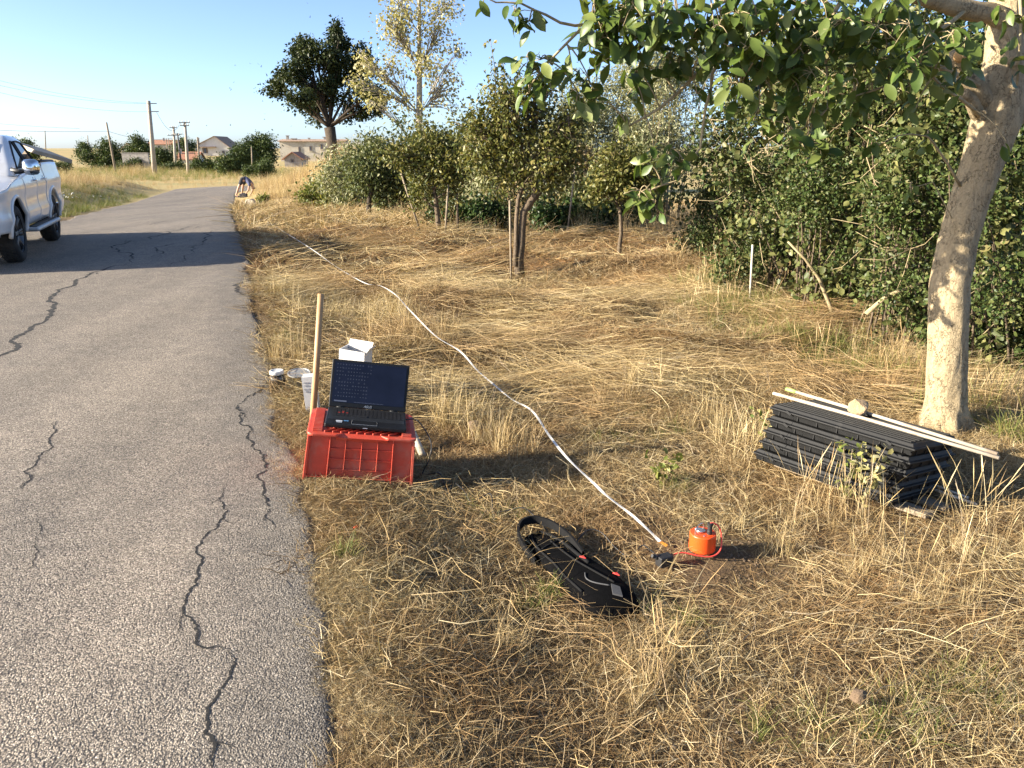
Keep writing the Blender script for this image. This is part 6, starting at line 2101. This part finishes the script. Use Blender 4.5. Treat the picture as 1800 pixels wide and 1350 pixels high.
patch_scatter('straw_litter', 'brown straw litter flat on the earth in the middle of the verge', cpl, 8, x, y, rng.uniform(1.1, 1.7, len(x)), .0)
x, y = sample(420, -6.5, 9, 9.3, 16.5, 'R', .03, .6); n = len(x)
blades('straw_litter', 'reddish brown straw litter under the orchard trees', M['redhay'], x, y, U(0, 6.28, n), rng.normal(1.4, .2, n), U(.10, .30, n), rng.normal(.1, .1, n), U(.006, .012, n), 1, .0)
x, y = sample(230, -6.5, 9, 9.3, 16.5, 'R', .03, .6); n = len(x)
blades('straw_carpet', 'short dry straw on the floor of the mown orchard', M['straw'], x, y, U(0, 6.28, n), np.abs(rng.normal(1.15, .3, n)), U(.09, .26, n), rng.normal(.25, .2, n), U(.005, .011, n), 2, -.004)
x, y = sample(110, -12.5, 8, 16, 34, 'R', .05, 1.5); n = len(x)
blades('straw_carpet', 'dry straw carpet along the far stretch of the verge', M['straw'], x, y, U(0, 6.28, n), np.abs(rng.normal(1.05, .35, n)), U(.16, .42, n), rng.normal(.25, .2, n), U(.012, .024, n), 2, -.01)
# raked hay
x, y = sample(70, -1.2, 4.6, 1.1, 4.7, 'R', .12, .6); x, y = thinned(x, y, 1.3 * bare(x, y) + 1.6 * thin(x, y) + .6 * (vn(x / .6, y / .45, 62) > .05) + .5 * (x < road_r(y) + .5))
x, y, a = clumps(x, y, flow(x, y), 14, .09); L_ = U(.05, .30, len(x)); k = off_tape(x, y, a, L_); x, y, a, L_ = x[k], y[k], a[k], L_[k]; n = len(x)
blades('hay', 'loose broken hay stalks lying on the near verge', M['hay'], x, y, a, rng.normal(1.44, .12, n), L_, rng.normal(.16, .16, n), U(.0014, .0030, n), 3, .004, .05, .45)
x, y = sample(120, -3.2, 7, 4.6, 9.8, 'R', .25, .6); x, y = thinned(x, y, .85 * (vn(x / .8, y / .5, 63) > -.05))
x, y, a = clumps(x, y, flow(x, y), 15, .14); L_ = U(.10, .55, len(x)); k = off_tape(x, y, a, L_); x, y, a, L_ = x[k], y[k], a[k], L_[k]; n = len(x)
blades('hay', 'raked swaths of pale hay across the middle of the verge', M['hay'], x, y, a, rng.normal(1.42, .11, n), L_, rng.normal(.2, .14, n), U(.0020, .0042, n), 3, .005, .10, .35)
x, y = sample(22, -6.0, 8, 9.6, 16.5, 'R', .2, .6); x, y = thinned(x, y, .9 * (vn(x / 1.1, y / .7, 64) > -.15))
x, y, a = clumps(x, y, flow(x, y) + .3, 14, .2); n = len(x)
blades('hay', 'raked hay on the mounds around the orchard trees', M['hay'], x, y, a, rng.normal(1.40, .12, n), U(.2, .75, n), rng.normal(.2, .14, n), U(.004, .0075, n), 3, .005, .13)
x, y = sample(4, -12, 5, 16, 32, 'R', .2, 1)
x, y, a = clumps(x, y, flow(x, y), 12, .3); n = len(x)
blades('hay', 'hay strewn along the far verge below the thicket', M['hay'], x, y, a, rng.normal(1.38, .12, n), U(.5, 1.3, n), rng.normal(.2, .12, n), U(.010, .018, n), 3, .005, .08)


# standing grass: patches (u, v, radius m, tufts)
def patches(L, s0, s1, dz=-.01):
    X, Y, Sc = [], [], []
    for u, v, r_, n in L:
        p = gp(u, v)
        a = rng.uniform(0, 6.28, n); q = r_ * np.sqrt(rng.random(n))
        X.append(p.x + q * np.cos(a)); Y.append(p.y + q * np.sin(a) * .8); Sc.append(rng.uniform(s0, s1, n))
    X, Y, Sc = np.concatenate(X), np.concatenate(Y), np.concatenate(Sc)
    k = clear(X, Y) & (X > road_r(Y) + .03)
    return X[k], Y[k], Sc[k]


x, y, s = patches([(720, 600, .4, 26), (690, 560, .35, 18), (795, 745, .14, 16), (835, 775, .10, 6), (905, 795, .14, 8), (770, 690, .2, 6), (1300, 770, .2, 8), (1250, 760, .25, 6), (1100, 700, .3, 8), (560, 560, .3, 14), (500, 640, .2, 8), (470, 520, .35, 12), (1560, 650, .3, 16), (1740, 720, .3, 12), (1620, 690, .3, 12)], .5, .9)
scatter('standing_straw', 'upright dry grass tufts left standing on the verge', 'grass', ctl, 6, pts(x, y, -.01), rng.uniform(0, 6.28, len(x)), s)
x, y, s = patches([(900, 1150, .045, 5), (1120, 1210, .12, 5), (1420, 930, .15, 6), (1480, 990, .2, 8), (1600, 1030, .3, 10), (1330, 950, .2, 6), (1740, 980, .2, 8)], .28, .5)
scatter('standing_straw', 'low upright straw tufts in the near foreground', 'grass', ctl, 6, pts(x, y, -.01), rng.uniform(0, 6.28, len(x)), s)
x, y, s = patches([(1430, 890, .12, 4), (1480, 915, .12, 5), (1540, 940, .15, 4), (1300, 830, .2, 4), (1720, 940, .2, 5), (1230, 470, .5, 14), (1260, 520, .4, 14), (1300, 560, .5, 12), (1480, 640, .4, 10), (1750, 740, .3, 8), (1160, 1180, .1, 2), (1560, 1010, .3, 4)], .45, .75)
scatter('seed_stalks', 'thin dry grass stalks with seed heads around the tray stack', 'grass', csd, 5, pts(x, y, -.01), rng.uniform(0, 6.28, len(x)), s)
x, y = sample(20, -1.4, 5.2, 1.1, 6.6, 'R', .05); x, y = thinned(x, y, bare(x, y) + .8 * (vn(x / .35, y / .3, 65) < .25))
scatter('stubble', 'short upright straw stubble on the near verge', 'grass', cst, 6, pts(x, y, -.008), rng.uniform(0, 6.28, len(x)), rng.uniform(.5, 1.0, len(x)))
x, y, s = patches([(1270, 540, .45, 46), (1300, 570, .4, 36), (1240, 500, .4, 26), (1370, 600, .35, 26), (1480, 640, .3, 24), (1440, 620, .3, 20), (1550, 655, .3, 20), (1790, 760, .3, 14), (1700, 700, .3, 14)], .6, 1.3)
scatter('green_grass', 'tall green grass tufts along the hedge foot by the white post', 'grass', cgr, 5, pts(x, y, -.008), rng.uniform(0, 6.28, len(x)), s)
x, y, s = patches([(500, 600, .25, 18), (480, 560, .2, 10), (1130, 730, .2, 10), (1180, 760, .2, 8), (1180, 860, .12, 8), (960, 1060, .12, 8), (610, 975, .05, 6), (1550, 1260, .16, 14), (1720, 1210, .16, 14), (1400, 1290, .14, 8), (1170, 1090, .12, 8), (620, 700, .2, 8), (870, 900, .15, 8), (1080, 780, .2, 8), (480, 730, .05, 3)], .35, .7)
scatter('green_grass', 'low green grass tufts between the straw of the verge', 'grass', cgr, 5, pts(x, y, -.008), rng.uniform(0, 6.28, len(x)), s)
# foot of the hedge and thicket
x, y = sample(14, 1.5, 9, 4.3, 12.5, 'R'); k = x > np.interp(y, [4.3, 4.7, 5.7, 6.7, 7.8, 11.2], [3.2, 2.75, 2.6, 2.4, 2.1, 2.6]) - .15; x, y = x[k], y[k]
scatter('green_grass', 'dark green undergrowth at the foot of the hedge', 'grass', cgr, 5, pts(x, y, -.01), rng.uniform(0, 6.28, len(x)), rng.uniform(.8, 1.6, len(x)))
x, y = sample(9, -9, 6, 13.6, 19, 'R', .5); k = y > np.interp(x, [-9, -4, -1.5, 0, 6], [26, 19.5, 15.4, 14.6, 14.2]); x, y = x[k], y[k]
scatter('tall_straw', 'tall dry grass standing in front of the thicket', 'grass', ctl, 6, pts(x, y, -.02), rng.uniform(0, 6.28, len(x)), rng.uniform(.9, 1.7, len(x)))
# left verge beside the pickup
x, y = sample(10, -15, -4.5, 2, 17, 'L', .1, 3); k = x > road_l(y) - 6; x, y = x[k], y[k]
patch_scatter('left_straw', 'dry straw on the flat verge left of the road beside the pickup', cpa, 12, x, y, rng.uniform(1.4, 2.2, len(x)), .0)
x, y = sample(5, -16, -5, 2, 16, 'L', 1.4, 3); k = x > road_l(y) - 7; x, y = x[k], y[k]
scatter('left_tufts', 'dry grass tufts on the flat verge left of the pickup', 'grass', ctl, 6, pts(x, y, -.02), rng.uniform(0, 6.28, len(x)), rng.uniform(.5, 1.1, len(x)))
# left bank
x, y = sample(11, -40, -9, 14.5, 46, 'L', .05, 4); k = x > road_l(y) - 16; x, y = x[k], y[k]
hgt = np.clip((road_l(y) - x) / 3.2, .18, 1.0)
scatter('bank_grass', 'dry grass growing on the bank left of the road', 'grass', ctl, 6, pts(x, y, -.02), rng.uniform(0, 6.28, len(x)), rng.uniform(.9, 1.9, len(x)) * hgt)
x, y = sample(6, -26, -9, 14.5, 40, 'L', .05, 4); k = (x > road_l(y) - 3.2); x, y = x[k], y[k]
scatter('bank_greens', 'low green herbs on the bank left of the road', 'grass', cgr, 5, pts(x, y, -.02), rng.uniform(0, 6.28, len(x)), rng.uniform(1.0, 2.4, len(x)))
cfl = variants('daisy', mat('white_petals', (0.66, 0.66, 0.62), .7, .05), 4, n=4, rad=.2, l0=.012, l1=.03, tilt=1.4, tsd=.2, curve=.1, width=.034, seg=2, zmax=.02)
fl = [gp(rng.uniform(112, 235), v) for v in rng.uniform(338, 368, 1)]
fx, fy = rng.uniform(-15.6, -10.0, 330), rng.uniform(17.0, 28.5, 330); k = (fx < road_l(fy) - .4) & (fx > road_l(fy) - 2.0); fx, fy = fx[k], fy[k]
scatter('daisies', 'white daisies in the green herbs beside the rear of the pickup', 'flowers', cfl, 4, pts(fx, fy, 0) + np.stack([0 * fx, 0 * fx, rng.uniform(.30, .55, len(fx))], -1), rng.uniform(0, 6.28, len(fx)), rng.uniform(.9, 1.5, len(fx)))
# embankment and far meadow
x, y = sample(11, -14.5, 1, 34, 47, 'R', .9, 9); k = ~((np.abs(x + 13) < 1.6) & (y > 30) & (y < 39.6)); x, y = x[k], y[k]
scatter('embankment_grass', 'tall tan dry grass on the embankment behind the bending person', 'grass', ctl, 6, pts(x, y, -.03), rng.uniform(0, 6.28, len(x)), rng.uniform(1.3, 2.6, len(x)))
x, y = sample(4, -12, 0, 24, 33.5, 'R', 1.6, 9)
scatter('embankment_grass', 'dry grass tufts on the verge before the embankment', 'grass', ctl, 6, pts(x, y, -.03), rng.uniform(0, 6.28, len(x)), rng.uniform(.6, 1.1, len(x)))
x, y = sample(1.3, -75, -4, 54, 108, 'N', 0, 5)
scatter('meadow_grass', 'dry meadow grass between the road bend and the far houses', 'grass', ctl, 6, pts(x, y, -.05), rng.uniform(0, 6.28, len(x)), rng.uniform(.8, 1.9, len(x)))
x, y = sample(.8, -75, -4, 58, 100, 'N', 0, 5); x, y = thinned(x, y, .8 * (vn(x / 9, y / 5, 72) < .0))
scatter('meadow_greens', 'green patches in the meadow before the far houses', 'grass', cgr, 5, pts(x, y, -.05), rng.uniform(0, 6.28, len(x)), rng.uniform(2.5, 5.0, len(x)))
x, y = sample(2.2, -48, 0, 44, 57, 'N', 0, 5); k = np.where(x < -19.6, True, y > np.interp(x, [-19.6, -18.4, -14, -6, 5], [46.5, 50.0, 52.0, 53.4, 54.4])); x, y = x[k], y[k]
scatter('meadow_grass', 'dry grass on the outside of the road bend', 'grass', ctl, 6, pts(x, y, -.05), rng.uniform(0, 6.28, len(x)), rng.uniform(.6, 1.5, len(x)))
px_, py_ = -35.6 + rng.normal(0, .9, 60), 76 + rng.normal(0, .8, 60)
scatter('pole_grass', 'tuft of tall straw round the foot of the concrete pole', 'grass', ctl, 6, pts(px_, py_, -.05), rng.uniform(0, 6.28, 60), rng.uniform(2, 3.4, 60))


# gravel and earth crumbs
def crumbs(name, m, nv):
    c_ = bpy.data.collections.new(name)
    for i in range(nv):
        o_ = rock(name + '_piece', None, None, (0, 0, 0), (1, random.uniform(.6, .9), random.uniform(.35, .6)), m, 100 + i, sub=1)
        COL.objects.unlink(o_); c_.objects.link(o_)
    return c_


cgv = crumbs('gravel', mat('pale_gravel', (0.27, 0.215, 0.15), .95, .45, 3, .5, .1), 5)
ccl = crumbs('crumb', mat('earth_crumb', (0.20, 0.14, 0.085), .95, .35, 3, .5, .1), 5)
n = 600
y = rng.uniform(1.1, 9, n); x = road_r(y) + rng.normal(.02, .06, n)
scatter('edge_gravel', 'loose chippings crumbling along the asphalt edge', 'gravel', cgv, 5, np.stack([x, y, np.where(x > road_r(y), ground_np(x, y), .002)], -1), rng.uniform(0, 6.28, n), rng.uniform(.0025, .008, n) * (1 + y * .06))
n = 110
x, y = rng.normal(.25, .42, n), rng.normal(1.72, .28, n); k = x > road_r(y) + .05; x, y = x[k], y[k]
scatter('pale_gravel', 'pale gravel showing through the straw at the bottom edge', 'gravel', cgv, 5, pts(x, y, .008), rng.uniform(0, 6.28, len(x)), rng.uniform(.003, .012, len(x)))
n = 600
x, y = rng.normal(sp0.x + .10, .22, n), rng.normal(sp0.y - .06, .18, n); k = clear(x, y); x, y = x[k], y[k]
scatter('earth_crumbs', 'freshly dug earth crumbs round the orange sensor', 'earth', ccl, 5, pts(x, y, .002), rng.uniform(0, 6.28, len(x)), rng.uniform(.002, .009, len(x)))

# ------------------------------------------------------------------ weeds and birds
def weed(label, foot_, h, n, leaf, seedy=False):
    r_ = empty('weed', foot_, 0, label, 'plant', 'tall weeds by the trays')
    st = MB(); C = []
    for i in range(n):
        a = random.uniform(0, 6.28); l = h * random.uniform(.6, 1.0); s_ = random.uniform(.03, .14)
        e = Vector((math.cos(a) * s_, math.sin(a) * s_, l))
        P2 = bez(Vector((math.cos(a) * .01, math.sin(a) * .01, -.03)), Vector((e.x * .3, e.y * .3, l * .6)), e, 7)
        st.tube(P2, [.0030 - .0003 * k for k in range(7)], 5)
        for k in range(8 if not seedy else 5):
            C.append(P2[random.choice((2, 3, 4, 5, 6, 6))] + Vector((random.gauss(0, .012), random.gauss(0, .012), random.gauss(0, .012))))
    st.build('stems', M['twig_pale'], r_, smooth=True)
    me_ = cluster_leaves(np.array(C), 2, .012, .035, .55, 'round', .0, .8)
    me_.name = 'leaves'
    link('leaves', me_, leaf, r_)


weed('yellow green leafy weed rising in front of the tray stack', gp(1478, 885), .36, 6, M['grass_green'])
weed('leafy weed with pale yellowing leaves before the tray stack', gp(1510, 905), .40, 5, M['poplar_leaf'])
weed('small green weed at the left corner of the tray stack', gp(1352, 800), .26, 4, M['grass_green'])
weed('small leafy weed in the straw left of the tray stack', gp(1170, 850), .16, 4, M['grass_green'])
M['bird'] = mat('dark_bird', (0.03, 0.03, 0.035), .8)
bm_v = [(0, -.09, 0), (0, .07, 0), (.012, 0, .008), (-.012, 0, .008), (0, 0, -.014), (.13, -.02, .035), (.06, .02, .02), (-.13, -.02, .035), (-.06, .02, .02), (.05, -.025, .014), (-.05, -.025, .014)]
bm_f = [(0, 2, 3), (1, 3, 2), (0, 4, 2), (2, 4, 1), (1, 4, 3), (3, 4, 0), (2, 6, 5, 9), (3, 10, 7, 8)]
bme = bpy.data.meshes.new('bird'); bme.from_pydata(bm_v, [], bm_f); bme.materials.append(M['bird'])
for u, v in ((411, 145), (406, 158), (455, 113), (459, 117), (447, 163), (462, 178), (466, 200), (541, 6), (545, 30), (413, 115), (440, 112), (448, 155), (405, 220), (512, 222), (495, 197), (404, 155), (465, 210), (363, 221)):
    o = bpy.data.objects.new('bird', bme); COL.objects.link(o)
    o.location = at(u, v, random.uniform(42, 60)); o.rotation_euler = (random.uniform(-.4, .4), random.uniform(-.6, .6), random.uniform(0, 6.28))
    o.scale = (.8,) * 3
    tag(o, 'tiny dark bird flying in the clear sky near the oak', 'bird', 'birds in the sky')
